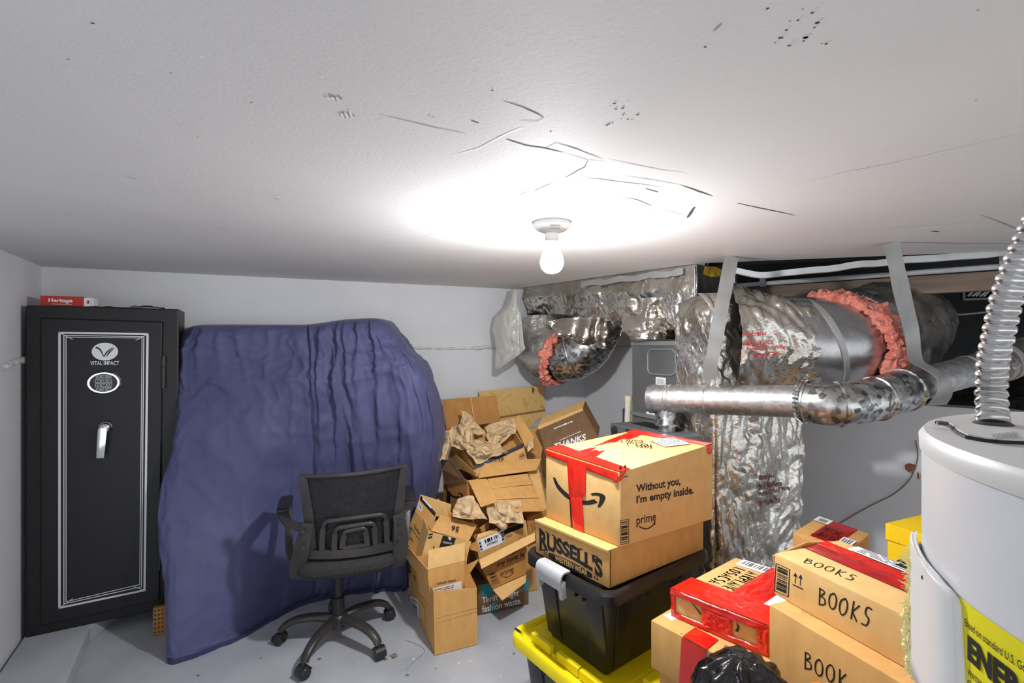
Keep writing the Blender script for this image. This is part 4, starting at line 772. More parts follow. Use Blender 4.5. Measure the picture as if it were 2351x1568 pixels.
# ================================================================ cartons: helpers
def carton(label, b4, t4, m, group=None, name='cardboard_box', bev=.004, seam=False):
    t = thing(name, label, 'box', sum(b4, V((0, 0, 0))) / 4, group)
    mb = MB(); mb.hexa(b4, t4); mb.build('carton', m, t, bevel=bev, smooth=50)
    if seam:
        a, b = lerp(t4[0], t4[1], .5), lerp(t4[3], t4[2], .5); up = V((0, 0, .0012)); MB().bar([a + up, b + up], .003, .0008, (b - a).cross(V((0, 0, 1)))).build('seam', M['print_grey'], t)
    return t
def rect(o, u, v): o, u, v = V(o), V(u), V(v); return [o, o + u, o + u + v, o + v]
def up4(b4, h): return [p + V((0, 0, h)) for p in b4]
def tape(name, parent, quads, m=None, eps=.0022, amp=.0016, seed=0, n=(14, 10)):
    mb = MB()
    for k, q in enumerate(quads):
        nn = (q[1] - q[0]).cross(q[3] - q[0]).normalized()
        if nn.dot(q[0] - V((0, 0, H))) > 0: nn = -nn
        f = bilerp(q)
        def g(u, v, f=f, nn=nn, k=k):
            p = f(u, v); e = min(u, 1 - u, v, 1 - v) * 8
            return p + nn * (eps + amp * min(1, e) * (.6 + 1.1 * abs(nz(p, 42, seed + k)) + .8 * nz(p, 110, seed)))
        mb.grid(g, *n)
    return mb.build(name, m or M['tape'], parent, smooth=60)

# ================================================================ totes
def rr(c, u, v, lu, lv, rad, inset, z, nseg=7):
    hu, hv = lu / 2 - inset, lv / 2 - inset; rd = max(.004, rad - inset * .5); out = []
    for sx_, sy_, a0 in ((1, 1, 0), (-1, 1, 90), (-1, -1, 180), (1, -1, 270)):
        for k in range(nseg):
            a = math.radians(a0 + 90 * k / (nseg - 1)); out.append(c + u * (sx_ * (hu - rd) + rd * math.cos(a)) + v * (sy_ * (hv - rd) + rd * math.sin(a)) + V((0, 0, z)))
    return out
def loft(mb, loops, mi=0):
    n = len(loops[0]); vs = [p for l in loops for p in l]; fs = []
    for i in range(len(loops) - 1):
        for k in range(n): a, b = i * n + k, i * n + (k + 1) % n; fs.append([a, b, b + n, a + n])
    e = (len(loops) - 1) * n; fs += [list(range(n))[::-1], [e + k for k in range(n)]]; return mb.add(vs, fs, mi)
tL, tF_, tR = V((.031, 1.734, 0)), V((.275, 1.40, 0)), V((.722, 1.741, 0)); tC = (tL + tR) / 2; tu = (tF_ - tL).normalized(); tv = (tR - tF_).normalized(); lu_, lv_ = (tF_ - tL).length, (tR - tF_).length
def tote(label, z0, ztop, lu, lv, lidm, topm, group):
    c = V((tC.x, tC.y, 0)); t = thing('storage_tote', label, 'storage bin', c + V((0, 0, z0)), group)
    R_ = lambda ins, z, rad=.06: rr(c, tu, tv, lu, lv, rad, ins, z)
    mb = MB(); loft(mb, [R_(.075, z0, .05), R_(.055, lerp(z0, ztop, .5), .05), R_(.04, ztop - .05, .05), R_(.03, ztop - .05, .05), R_(.03, ztop - .035, .05)])
    body = mb.build('body', M['tote'], t, smooth=35, bevel=.002)
    for L_, ax, ot, wd in ((lu, tu, -tv, lv / 2), (lv, tv, tu, lu / 2), (lu, tu, tv, lv / 2), (lv, tv, -tu, lu / 2)):
        for f_ in (-.27, .27):
            p0, p1 = c + ax * (L_ * f_ * .92) + ot * (wd - .0775) + V((0, 0, z0 + .012)), c + ax * (L_ * f_) + ot * (wd - .0425) + V((0, 0, ztop - .055)); mb = MB(); mb.bar([p0, p1], .075, .014, ax); mb.build('rib', M['tote'], t, bevel=.005, smooth=35)
        for f_ in (-.2, -.12, .12, .2): mb = MB(); mb.cbox(c + ax * (L_ * f_) + ot * (wd - .03) + V((0, 0, ztop - .05)), ax * .006, ot * .022, V((0, 0, .03))); mb.build('rim_gusset', M['tote'], t, bevel=.001)
    mb = MB(); loft(mb, [R_(.012, ztop - .042), R_(0, ztop - .036), R_(0, ztop - .008), R_(.006, ztop), R_(.022, ztop), R_(.03, ztop - .012), R_(.05, ztop - .012), R_(.055, ztop - .006), R_(.06, ztop - .006)]); lid = mb.build('lid', lidm, t, smooth=40)
    return t, lid, R_
LOW = .33
t1, lid1, _ = tote('black storage bin with yellow lid on the floor, under the black-lidded bin', .0, LOW, lu_ + .075, lv_ + .075, M['tote_yellow'], None, 'storage bins')
def lidpt(fu, fv, z): return V((tC.x, tC.y, z)) + tu * (fu * (lu_ + .075) / 2) + tv * (fv * (lv_ + .075) / 2)
for fu, ln in ((-.42, .10), (.12, .1), (.55, .1)):
    mb = MB(); mb.cbox(lidpt(fu, -.84, LOW + .006), tu * ln, tv * .02, V((0, 0, .03))); mb.build('lid_stop', M['tote_yellow'], lid1, bevel=.004)
mb = MB(); mb.cbox(lidpt(1.0, -.25, LOW - .005), tv * .12, tu * .05, V((0, 0, .035))); mb.build('lid_stop', M['tote_yellow'], lid1, bevel=.004)
sl = MB(); q = [lidpt(-.885 + .08 * math.cos(a) , -.90 + .018 * math.sin(a), LOW + .0012) for a in [6.283 * i / 16 for i in range(16)]]; sl.add(q, [list(range(16))]); sl.build('lock_slot', M['print'], lid1)
t2, lid2, _ = tote('black storage bin with a black lid and grey latch, stacked on the yellow lid', LOW - .002, .62, lu_, lv_, M['tote'], None, 'storage bins')
m0 = lerp(tL, tF_, .42); la = MB(); ot = -tv
q = [m0 + ot * .004 + V((0, 0, .626)), m0 + ot * .016 + V((0, 0, .620)), m0 + ot * .021 + V((0, 0, .600)), m0 + ot * .017 + V((0, 0, .572))]; la.bar(smooth_path([m0 - ot * .02 + V((0, 0, .625))] + q, 4), .125, .008, tu)
for s_ in (-.056, .056): la.bar([m0 + tu * s_ + ot * .012 + V((0, 0, .60)), m0 + tu * s_ + ot * .006 + V((0, 0, .545))], .014, .022, tu)
la.build('latch', M['latch'], t2, bevel=.003, smooth=40)
m1 = lerp(tR, tL + tR - tF_, .42); la = MB(); q = [m1 + tv * .004 + V((0, 0, .626)), m1 + tv * .016 + V((0, 0, .620)), m1 + tv * .022 + V((0, 0, .600)), m1 + tv * .017 + V((0, 0, .560))]; la.bar(smooth_path([m1 - tv * .024 + V((0, 0, .626))] + q, 4), .155, .01, tu); la.build('latch', M['latch'], t2, bevel=.003, smooth=40)

# ================================================================ western-wear carton and the big taped carton
ru, rv = V((.207, -.253, 0)), V((.391, .275, 0)); rb = rect((.083, 1.712, .6205), ru, rv); rt = up4(rb, .116)
t = carton('flat carton with western wear lettering, between black bin lid and big taped carton', [rb[0], rb[1], rb[2], rb[3]], rt, M['kraft'])
fl_ = plane(rb[0], rb[1], rt[0])
def on_f(*q, pl=fl_, eps=.0006): return px_quad(q, pl, eps)
pr = MB(); vs, fs = text2d("RUSSELL'S", .045, 0, .98); Q = bilerp(on_f((1238, 1213), (1384, 1285), (1384, 1331), (1239, 1263)))
def arch(u, v):
    k = 1 - (2 * u - 1) ** 2; top, bot = -.02 + .02 * k, 1 - .30 * k; return Q(u, top + (bot - top) * v)
pr.add([arch(u, v) for u, v in vs], fs)
for k in range(9):                                  # slab serifs on the letters
    x = (k + .45) / 9
    if k not in (7,): decal(pr, rects2d([(x - .05, -.02, x - .005, .05), (x - .05, .95, x - .005, 1.02)] + ([(x + .0, .95, x + .05, 1.02)] if k in (0, 4, 5, 6) else [])), arch)
pr.build('lettering', M['print'], t); pr = MB()
Z = bilerp(on_f((1256, 1261), (1364, 1313), (1364, 1336), (1256, 1282)))
lz = [(.03 + .94 * (.5 - .5 * math.cos(math.pi * i / 16)), .5 - .42 * math.sin(math.pi * i / 16) ** .5) for i in range(17)] + [(.03 + .94 * (.5 + .5 * math.cos(math.pi * i / 16)), .5 + .42 * math.sin(math.pi * i / 16) ** .5) for i in range(1, 16)]
pr.add([Z(u, v) for u, v in lz], [list(range(len(lz)))])
for e in (-.04, 1.04): decal(pr, strokes2d([[(e + .03 * math.cos(a), .5 + .16 * math.sin(a)) for a in [6.283 * k / 10 for k in range(11)]]], .02), Z)
pr.build('logo_banner', M['print'], t)
wt = MB(); Zw = bilerp([p + fl_[1] * .0005 for p in on_f((1275, 1274), (1349, 1309), (1349, 1323), (1275, 1286))]); decal(wt, text2d('WESTERN WEAR', .02), Zw); wt.build('white_lettering', M['kraft_light'], t)
mb = MB(); nrm = -rv.normalized(); mb.bar([rt[0] + nrm * .0025 - V((0, 0, .004)), rt[1] + nrm * .0025 - V((0, 0, .004))], .008, .004, (0, 0, 1)); mb.build('lid_edge', M['kraft_light'], t, bevel=.001)
mb = MB(); un = ru.normalized(); mb.bar([rb[1] + un * .001 + V((0, 0, .004)) - rv.normalized() * -.006, rt[1] + un * .001 + rv.normalized() * .006], .0022, .001, rv); mb.build('side_slit', M['print'], t)
D_, E_, F_ = V((.120, 1.731, .7375)), V((.328, 1.475, .7375)), V((.704, 1.710, .7375)); G_ = D_ + F_ - E_
pb_ = [D_, E_, F_, G_]; pt_ = [V((D_.x, D_.y, .980)), V((E_.x, E_.y, .964)), V((F_.x, F_.y, 1.002)), V((G_.x, G_.y, 1.004))]
t = carton('large red-taped carton with empty-inside slogan, topmost of the bin stack', pb_, pt_, M['kraft_light'], seam=False)
fl_ = plane(D_, E_, pt_[0]); fr_ = plane(E_, F_, pt_[1]); ftop = plane(pt_[1], pt_[2], pt_[0])
S2_ = lambda: strokes2d([curve2([(0, .1), (.2, .55), (.5, .8), (.8, .55), (.95, .15)], 6), [(.72, .1), (.97, .05), (.95, .5)]], [[.03 + .11 * math.sin(math.pi * i / 24) for i in range(25)], .07])
for s_, q in (('Without you,', ((1460, 1113), (1562, 1094), (1562, 1118), (1461, 1136))), ("I'm empty inside.", ((1461, 1138), (1592, 1114), (1592, 1139), (1461, 1161))), ('prime', ((1461, 1186), (1506, 1176), (1506, 1201), (1461, 1211)))):
    pr = MB(); decal(pr, text2d(s_, .03 if s_ != 'prime' else .012), bilerp(px_quad(q, fr_)))
    if s_ == 'prime': decal(pr, S2_(), bilerp(px_quad(((1465, 1204), (1505, 1195), (1505, 1214), (1466, 1221)), fr_)))
    pr.build('slogan' if s_ != 'prime' else 'logo', M['print'], t)
pr = MB()
S2 = lambda: strokes2d([curve2([(0, .1), (.2, .55), (.5, .8), (.8, .55), (.95, .15)], 6), [(.72, .1), (.97, .05), (.95, .5)]], [[.03 + .11 * math.sin(math.pi * i / 24) for i in range(25)], .07])
decal(pr, arrows2d(), bilerp(px_quad(((1419, 1069), (1441, 1064), (1441, 1094), (1420, 1099)), fr_))); pr.build('arrow_symbol', M['print'], t); pr = MB(); decal(pr, bars(16, 4, True, True), bilerp(px_quad(((1423, 1195), (1444, 1191), (1444, 1247), (1423, 1251)), fr_))); pr.build('barcode', M['print'], t); pr = MB()
decal(pr, smile2d(), bilerp(px_quad(((1272, 1096), (1383, 1106), (1383, 1170), (1272, 1160)), fl_))); pr.build('smile_logo', M['print'], t); pr = MB()
Qt = bilerp(px_quad(((1498, 1031), (1412, 1024), (1424, 1010), (1502, 1015)), ftop, .006)); decal(pr, pen('TOYS +', .13, 2.6, seed=4), lambda u, v: Qt(u * .75, v * .42)); decal(pr, pen('GAMES', .13, 2.6, seed=8), lambda u, v: Qt(.3 + u * .7, .52 + v * .42)); pr.build('handwriting', M['print'], t)
bt = tape('black_tape', t, [px_quad(((1303, 1050), (1318, 1055), (1328, 1219), (1311, 1213)), fl_, 0)], M['black_tape'], .001, .0004)
tape('red_tape', t, [px_quad(((1253, 1032), (1420, 1085), (1420, 1106), (1253, 1044)), fl_, 0), [lerp(pt_[0], pt_[1], u) + (pt_[3] - pt_[0]) * w for u, w in ((-.0, .16), (1.0, .10), (1.0, 0), (0, 0))],
     px_quad(((1303, 1050), (1346, 1066), (1345, 1140), (1308, 1140)), fl_, .0015), px_quad(((1310, 1138), (1338, 1138), (1342, 1224), (1317, 1214)), fl_, .001), [lerp(pt_[0], pt_[1], a) + (pt_[3] - pt_[0]) * b for a, b in ((.30, .10), (.55, .08), (.24, .98), (.02, .98))],
     [lerp(pt_[3], pt_[2], a) + (pt_[1] - pt_[2]) * b for a, b in ((0, .0), (1, 0), (1, .09), (0, .13))], px_quad(((1622, 1022), (1632, 1019), (1633, 1040), (1624, 1042)), fr_, .001), px_quad(((1408, 1082), (1420, 1086), (1420, 1108), (1411, 1106)), fl_, .002), px_quad(((1420, 1086), (1431, 1083), (1431, 1096), (1420, 1107)), fr_, .001)], seed=2)
lb = MB(); q = px_quad(((1489, 1012), (1545, 1007), (1586, 1021), (1526, 1028)), ftop, .004); lb.add(q, [[0, 1, 2, 3]]); L3 = lb.build('shipping_label', M['label'], t); mb = MB(); decal(mb, lines_of_print(5, 9), bilerp([p + V((0, 0, .001)) for p in q])); mb.build('label_print', M['print_grey'], L3)

# ================================================================ taped cartons at the right
def support(label, b4, z): return carton(label, [V((p.x, p.y, .001)) for p in b4], [V((p.x, p.y, z)) for p in b4], M['kraft'], 'cartons under the right stacks')
ad, ae = V((.177, -.18, 0)), V((.274, .209, 0)); al = V((.463, 1.40, .5735))
sd_, se_ = V((.142, -.177, 0)).normalized() * .30, V((.78, .626, 0)) * .33; sl_ = V((.393, 1.381, .438)); sb = rect(sl_, sd_, se_); stp = up4(sb, .1335)
t = carton('kraft carton with a red tape band, bottom one under the airplane carton', sb, stp, M['kraft']); pf = plane(sb[0], sb[1], stp[0]); ptp = plane(stp[0], stp[1], stp[3])
tape('red_tape', t, [px_quad(((1566, 1462), (1622, 1492), (1622, 1600), (1557, 1600)), pf, 0), px_quad(((1567, 1462), (1623, 1493), (1650, 1470), (1596, 1442)), ptp, 0)], seed=12)
lb = MB(); q = px_quad(((1523, 1412), (1551, 1404), (1566, 1416), (1541, 1425)), ptp); lb.add(q, [[0, 1, 2, 3]]); lb.build('address_label', M['label'], t)
mb = MB(); decal(mb, pen('S', .08, 1.2, seed=3), bilerp(px_quad(((1658, 1478), (1682, 1488), (1676, 1502), (1652, 1490)), ptp))); decal(mb, rects2d([(0, .3, .6, .7)]), bilerp(px_quad(((1563, 1452), (1569, 1454), (1569, 1458), (1563, 1456)), pf))); mb.build('handwriting', M['print'], t)
support('plain kraft carton on the floor carrying the red-banded carton', rect(V((.415, 1.375, 0)), sd_ * .9, se_ * .9), .437)
ab = rect(al, ad, ae); at_ = up4(ab, .0745)
t = carton('flat carton wrapped in red tape with airplane handwriting, on the red-banded carton', ab, at_, M['kraft_light'], seam=False); pf = plane(ab[0], ab[1], at_[0]); ptp = plane(at_[0], at_[1], at_[3]); T2 = bilerp([at_[3], at_[2], at_[1], at_[0]]); T = lambda u, v: T2(u, v)
F2 = bilerp([at_[0], at_[1], ab[1], ab[0]])
tape('red_tape', t, [[T(-.03, .70), T(1.0, .70), T(1.02, 1.0), T(-.03, 1.0)], [T(.44, .0), T(.80, .0), T(.80, .72), T(.44, .72)], [F2(-.03, -.04), F2(1.01, -.02), F2(1.01, .26), F2(-.03, .20)], [F2(.33, .2), F2(.66, .2), F2(.66, .9), F2(.33, .9)], [F2(-.02, .82), F2(1.01, .80), F2(1.01, 1.02), F2(-.02, 1.02)], [F2(.90, .1), F2(1.012, .1), F2(1.012, 1.0), F2(.90, 1.0)], [F2(-.03, .0), F2(.03, .1), F2(.03, 1.0), F2(-.02, 1.0)]], eps=.003, amp=.004, seed=21, n=(26, 18))
mb = MB(); decal(mb, pen('LOSACSA', .13, 3.0, seed=5), lambda u, v: T(.27 - .13 * v, .2 + .46 * u)); decal(mb, pen('AIRPLANE', .13, 3.2, seed=6), lambda u, v: T(.435 - .13 * v, .2 + .48 * u)); mb.build('handwriting', M['print'], t)
lb = MB(); lb.add([p + V((0, 0, .0015)) for p in (T(.10, .0), T(.50, .0), T(.50, .16), T(.10, .16))], [[0, 1, 2, 3]]); decal(lb, bars(14, 3), lambda u, v: T(.14 + .3 * u, .02 + .10 * v) + V((0, 0, .0022)), 1)
lb.build('barcode_label', [M['label'], M['print_grey']], t); lb = MB(); lb.add([p + V((0, 0, .0075)) for p in (T(.80, .2), T(1.0, .2), T(1.0, .74), T(.80, .74))], [[0, 1, 2, 3]]); decal(lb, strokes2d([curve2([(0, .5), (.3, .8), (.7, .9), (1, .6)], 5), [(.8, .55), (1, .6), (.95, .85)]], .06), lambda u, v: T(.86 + .1 * v, .72 - .35 * u) + V((0, 0, .0083)), 1); lb.build('shipping_labels', [M['label'], M['print_grey']], t)
mb = MB(); decal(mb, strokes2d([curve2([(.22, .22), (.27, .34), (.33, .52)], 4), curve2([(.70, .30), (.72, .42), (.70, .60)], 4)], [[.01 + .02 * i / 8 for i in range(9)]] * 2), lambda u, v: F2(u, v) + (at_[0] - at_[3]).normalized() * .002); mb.build('arc_print', M['print'], t)
ba, bb = V((.351, -.936, 0)), V((.936, .351, 0))
lo_ = rect((.573, 1.087, .36), ba * .46, bb * .30); lt_ = up4(lo_, .4145)
t = carton('tall carton with BOOK handwriting at the lower right, under the flatter BOOKS carton', lo_, lt_, M['kraft']); pf = plane(lo_[0], lo_[1], lt_[0])
mb = MB(); decal(mb, pen('BOOK', .075, 2.3, .04, 11), bilerp(px_quad(((1845, 1494), (1950, 1545), (1948, 1590), (1843, 1532)), pf))); mb.build('handwriting', M['print'], t); mb = MB(); ptp = plane(lt_[0], lt_[1], lt_[3]); decal(mb, pen('XM', .05, 3, .1, 2), bilerp(px_quad(((1836, 1398), (1880, 1418), (1880, 1424), (1836, 1404)), ptp))); mb.build('handwriting', M['print'], t)
support('plain kraft carton on the floor carrying the tall BOOK carton', rect(V((.60, 1.075, 0)), ba * .42, bb * .26), .3595)
ub = rect((.607, 1.13, .775), ba * .42, bb * .215); ut = up4(ub, .0945)
t = carton('flatter carton with BOOKS handwriting and a red taped top, on the tall BOOK carton', ub, ut, M['kraft_light'], seam=False); pf = plane(ub[0], ub[1], ut[0]); ptp = plane(ut[0], ut[1], ut[3])
mb = MB(); decal(mb, pen('BOOKS', .085, 3.0, .06, 15), bilerp(px_quad(((1878, 1346), (2012, 1396), (2000, 1440), (1876, 1384)), pf))); mb.build('handwriting', M['print'], t); mb = MB(); decal(mb, pen('BOOKS', .08, 3.0, .06, 16), bilerp(px_quad(((1850, 1281), (1978, 1324), (1962, 1336), (1840, 1290)), ptp))); mb.build('handwriting', M['print'], t); mb = MB()
decal(mb, bars(18, 7, True, True), bilerp(px_quad(((1781, 1292), (1814, 1307), (1811, 1371), (1777, 1356)), pf))); mb.build('barcode', M['print'], t); mb = MB(); decal(mb, arrows2d(), bilerp(px_quad(((1821, 1312), (1846, 1321), (1844, 1354), (1820, 1343)), pf))); mb.build('arrow_symbol', M['print'], t)
UT = bilerp([ut[0], ut[1], ut[2], ut[3]]); tape('red_tape', t, [[UT(0, .78), UT(1, .78), UT(1, .42), UT(0, .42)]], M['tape_dark'], seed=31, n=(40, 10)); tape('red_tape', t, [[UT(0, .80), UT(1, .80), UT(1, .62), UT(0, .62)]], M['tape'], .0035, seed=33, n=(40, 8))
lb = MB(); q = [UT(.12, .97), UT(.74, .97), UT(.74, .80), UT(.12, .80)]; lb.add([p + V((0, 0, .005)) for p in q], [[0, 1, 2, 3]]); decal(lb, lines_of_print(4, 5), lambda u, v: bilerp(q)(u, v) + V((0, 0, .0056)), 1); decal(lb, rects2d([(.36, .1, .46, .6)]), lambda u, v: bilerp(q)(u, v) + V((0, 0, .006)), 2); lb.build('shipping_label', [M['label'], M['print_grey'], M['print']], t)
mb = MB(); mb.bar([UT(-.004, .995) + V((0, 0, -.01)), UT(-.004, .5) + V((0, 0, .004)), UT(-.004, .0) + V((0, 0, -.012))], .012, .003, (0, 0, 1)); mb.build('worn_edge', M['kraft'], t)
mi_ = rect((.978, 1.70, .554), (.074, -.165, 0), (.188, .155, 0)); mt = up4(mi_, .14)
t = carton('small carton with a dark red taped top and handwriting, behind the BOOKS carton', mi_, mt, M['kraft'], seam=False); MT = bilerp([mt[0], mt[3], mt[2], mt[1]])
tape('red_tape', t, [[MT(.12, .28), MT(.99, .28), MT(.99, .78), MT(.12, .78)]], M['tape_dark'], amp=.0008, seed=41)
mb = MB(); decal(mb, pen('MISC', .16, 3, seed=2), lambda u, v: MT(.62 - .18 * v, .34 + .36 * u) + V((0, 0, .007))); mb.build('handwriting', M['print'], t); mb = MB(); decal(mb, pen('MISC', .16, 3, seed=3), lambda u, v: MT(.36 - .18 * v, .36 + .38 * u) + V((0, 0, .007))); mb.build('handwriting', M['print'], t)
lb = MB(); lb.add([p + V((0, 0, .004)) for p in (MT(.74, .02), MT(.98, .02), MT(.98, .32), MT(.74, .32))], [[0, 1, 2, 3]]); decal(lb, bars(10, 2), lambda u, v: MT(.78 + .16 * u, .08 + .18 * v) + V((0, 0, .0045)), 1); lb.build('shipping_label', [M['label'], M['print']], t); lb = MB(); lb.add([p + V((0, 0, .004)) for p in (MT(.12, .74), MT(.5, .74), MT(.5, .97), MT(.12, .97))], [[0, 1, 2, 3]]); decal(lb, lines_of_print(4, 2), lambda u, v: MT(.14 + .34 * u, .76 + .2 * v) + V((0, 0, .0045)), 1); lb.build('barcode_label', [M['label'], M['print']], t)
support('plain kraft carton on the floor under the small dark red taped carton', rect(V((.99, 1.72, 0)), V((.074, -.165, 0)), V((.188, .155, 0)) * 1.0), .553)
sa, sb_ = V((.395, -.919, 0)), V((.919, .395, 0)); yb = rect((1.112, 1.445, .69), sa * .28, sb_ * .2); t = thing('shoe_box', 'yellow shoe box with lid, between the wall and the water heater', 'shoe box', yb[0])
MB().hexa(yb, up4(yb, .12)).build('tray', M['yellow_card'], t, bevel=.002); yl = rect(yb[0] - sa * .004 - sb_ * .004 + V((0, 0, .084)), sa * .288, sb_ * .208); MB().hexa(yl, up4(yl, .047)).build('lid', M['yellow_card'], t, bevel=.002)
pf = plane(yb[0], yb[1], yb[0] + V((0, 0, .1))); lt2 = up4(yl, .047); mb = MB(); q = px_quad(((2055, 1279), (2110, 1301), (2110, 1345), (2055, 1323)), pf, .001); decal(mb, text2d('Cie', .01), bilerp(q)); YT = bilerp([lt2[0], lt2[1], lt2[2], lt2[3]]); decal(mb, text2d('C', .0), lambda u, v: YT(.3 + .3 * u, .6 - .25 * v) + V((0, 0, .001))); decal(mb, strokes2d([[(.3, .16), (.6, .2), (.7, .16)]], .02), lambda u, v: YT(u, v) + V((0, 0, .001))); mb.build('lettering', M['print'], t)
support('plain kraft carton on the floor under the yellow shoe box', rect(V((1.13, 1.43, 0)), sa * .26, sb_ * .19), .6895)
# black refuse bag in front of the cartons
bc = V((.452, .955, 0)); t = thing('trash_bag', 'black plastic trash bag at the bottom edge, in front of the airplane carton', 'trash bag', bc)
def bagf(u, v):
    pr_ = [(0, .0), (.10, .0), (.125, .2), (.125, .4), (.115, .56), (.10, .66), (.072, .715), (.03, .742), (.0, .745)]; f = v * (len(pr_) - 1); i = min(int(f), len(pr_) - 2); k = f - i; r_ = pr_[i][0] + (pr_[i + 1][0] - pr_[i][0]) * k; z = pr_[i][1] + (pr_[i + 1][1] - pr_[i][1]) * k
    a = u * 6.2832; d = V((math.cos(a), math.sin(a), 0)); p = bc + d * r_ + V((0, 0, z)); fold = .012 * math.sin(a * 9 + 5 * nz((math.cos(a), math.sin(a), z * 4), 1.2)) * min(1, r_ * 12)
    return p + d * (fold + foil_off(p, .02, 71, 11) * min(1, r_ * 20)) + V((0, 0, .5 * foil_off(p, .02, 75, 14) if .1 < v < 1 else 0))
mb = MB(); mb.grid(bagf, 110, 70, wrap=True); mb.build('bag', M['bag'], t, smooth=55)
mb = MB(); mb.tube(smooth_path([bc + V(p) for p in ((.085, -.055, .68), (.115, -.05, .705), (.128, -.03, .71), (.12, -.01, .69), (.10, -.02, .67))], 6), .007, 8, flat=.4); mb.build('drawstring', M['orange'], t, smooth=60)

# ================================================================ water heater
HC, HR, HT = V((.53, .245, 0)), .25, 1.290
def cyl(px, py, r):
    dx, dy = (px - CX) / F, 1.0; a = dx * dx + dy * dy; b = -(dx * HC.x + dy * HC.y); c = HC.x ** 2 + HC.y ** 2 - r * r; D = b * b - a * c
    s = (-b - math.sqrt(max(D, 0))) / a; return V((dx * s, s, H - (py - CY) / F * s))
def cang(p): return math.atan2(p.y - HC.y, p.x - HC.x)
def cp(th, z, r=HR): return V((HC.x + r * math.cos(th), HC.y + r * math.sin(th), z))
t = thing('water_heater', 'tall white cylindrical water heater at the right edge with a yellow label', 'water heater', HC)
MB().lathe([(0, .06), (HR - .0015, .06), (HR - .0015, HT - .012), (0, HT - .012)], HC, 96).build('tank', M['heater'], t, smooth=40)
MB().lathe([(0, HT - .016), (HR, HT - .016), (HR + .0005, HT - .006), (HR - .003, HT - .001), (HR - .012, HT), (0, HT)], HC, 96).build('top_cap', M['heater_cap'], t, smooth=40)
for a in (.5, 2.6, 4.7): mb = MB(); mb.lathe([(0, 0), (.02, 0), (.02, .061), (0, .061)], HC + V((math.cos(a), math.sin(a), 0)) * .2, 16); mb.build('foot', M['heater'], t)
q = [PZ(x, y, HT) for x, y in ((2152, 974), (2163, 975), (2185, 983), (2200, 997), (2222, 1008), (2260, 1015), (2300, 1019), (2351, 1021))]; q += [q[-1] + V((.12, -.02, 0)), PZ(2330, 968, HT) + V((.1, .05, 0)), PZ(2330, 962, HT), PZ(2260, 962, HT), PZ(2190, 965, HT), PZ(2160, 969, HT)]
mb = MB(); mb.slab([p + V((0, 0, .0025)) for p in q], .0012, toward=(.5, .3, 9)); pl_ = mb.build('top_plate', M['heater_cap'], t); mb = MB(); mb.slab([p + V((0, 0, .0004)) for p in [V((HC.x + (p.x - HC.x) * 1.006, HC.y + (p.y - HC.y) * 1.006, p.z)) for p in q[:9]] + q[9:]], .002, toward=(.5, .3, 9)); mb.build('plate_gap', M['print'], t)
sc = PZ(2164, 973, HT + .004); MB().lathe([(0, 0), (.0042, 0), (.0036, .0022), (0, .0026)], sc - V((0, 0, .0005)), 16).build('screw', M['trunk_dark'], pl_, smooth=40)
mb = MB(); decal(mb, lines_of_print(7, 4), bilerp([PZ(x, y, HT + .0045) for x, y in ((2270, 996), (2340, 988), (2351, 1006), (2285, 1010))])); mb.build('plate_print', M['print_grey'], pl_)
fp = [PZ(2280, 973, HT + .004), P(2276, 900, .402), P(2280, 830, .398), P(2292, 770, .392), P(2310, 690, .386), P(2335, 620, .380), P(2362, 560, .376), P(2400, 480, .372)]
pth_ = smooth_path(fp, 60); acc = [0]
for i in range(1, len(pth_)): acc.append(acc[-1] + (pth_[i] - pth_[i - 1]).length)
mb = MB(); mb.tube(pth_, [(.0082 + .0024 * abs(math.sin(s * 3.1416 / .0078)) ** .7) for s in acc], 28); t3_ = mb.build('flex_connector', M['flex'], t, smooth=180)
MB().lathe([(0, 0), (.0125, 0), (.0125, .002), (.010, .004), (0, .004)], fp[0] - V((0, 0, .002)), 28).build('base_collar', M['trunk_dark'], t, smooth=40)
bnd = [(1290, 2119), (1296, 2124), (1304, 2131), (1319, 2145), (1340, 2162), (1354, 2175), (1370, 2184), (1385, 2189), (1420, 2192), (1450, 2193), (1568, 2200), (1750, 2206)]
rows_ = [cyl(x, y, HR + .004) for y, x in bnd]; thL = math.radians(137)
def door_(u, v):
    f = v * (len(rows_) - 1); i = min(int(f), len(rows_) - 2); p = lerp(rows_[i], rows_[i + 1], f - i); tR_ = cang(p); tR_ += 6.2832 if tR_ < 0 else 0
    th = lerp(tR_, thL, u); z = p.z if v > .02 else p.z; k = min(1, max(0, (v - .22) * 7)); return cp(th, z, HR + .0012 + (.0035 * min(1, u * 10) + .0012 * math.sin(9 * u)) * k)
mb = MB(); mb.grid(door_, 24, 44); dpn = mb.build('access_cover', M['white'], t, smooth=60); so = dpn.modifiers.new('thickness', 'SOLIDIFY'); so.thickness = .003; so.offset = -1
mb = MB(); c = cyl(2122, 1326, HR + .003); mb.lathe([(0, 0), (.0018, 0), (.0018, .0012), (0, .0012)], c, 10, axis=(-.7, -.6, 0)); mb.build('rivet', M['trunk_dark'], dpn)
fz = MB(); rr_ = random.Random(9)
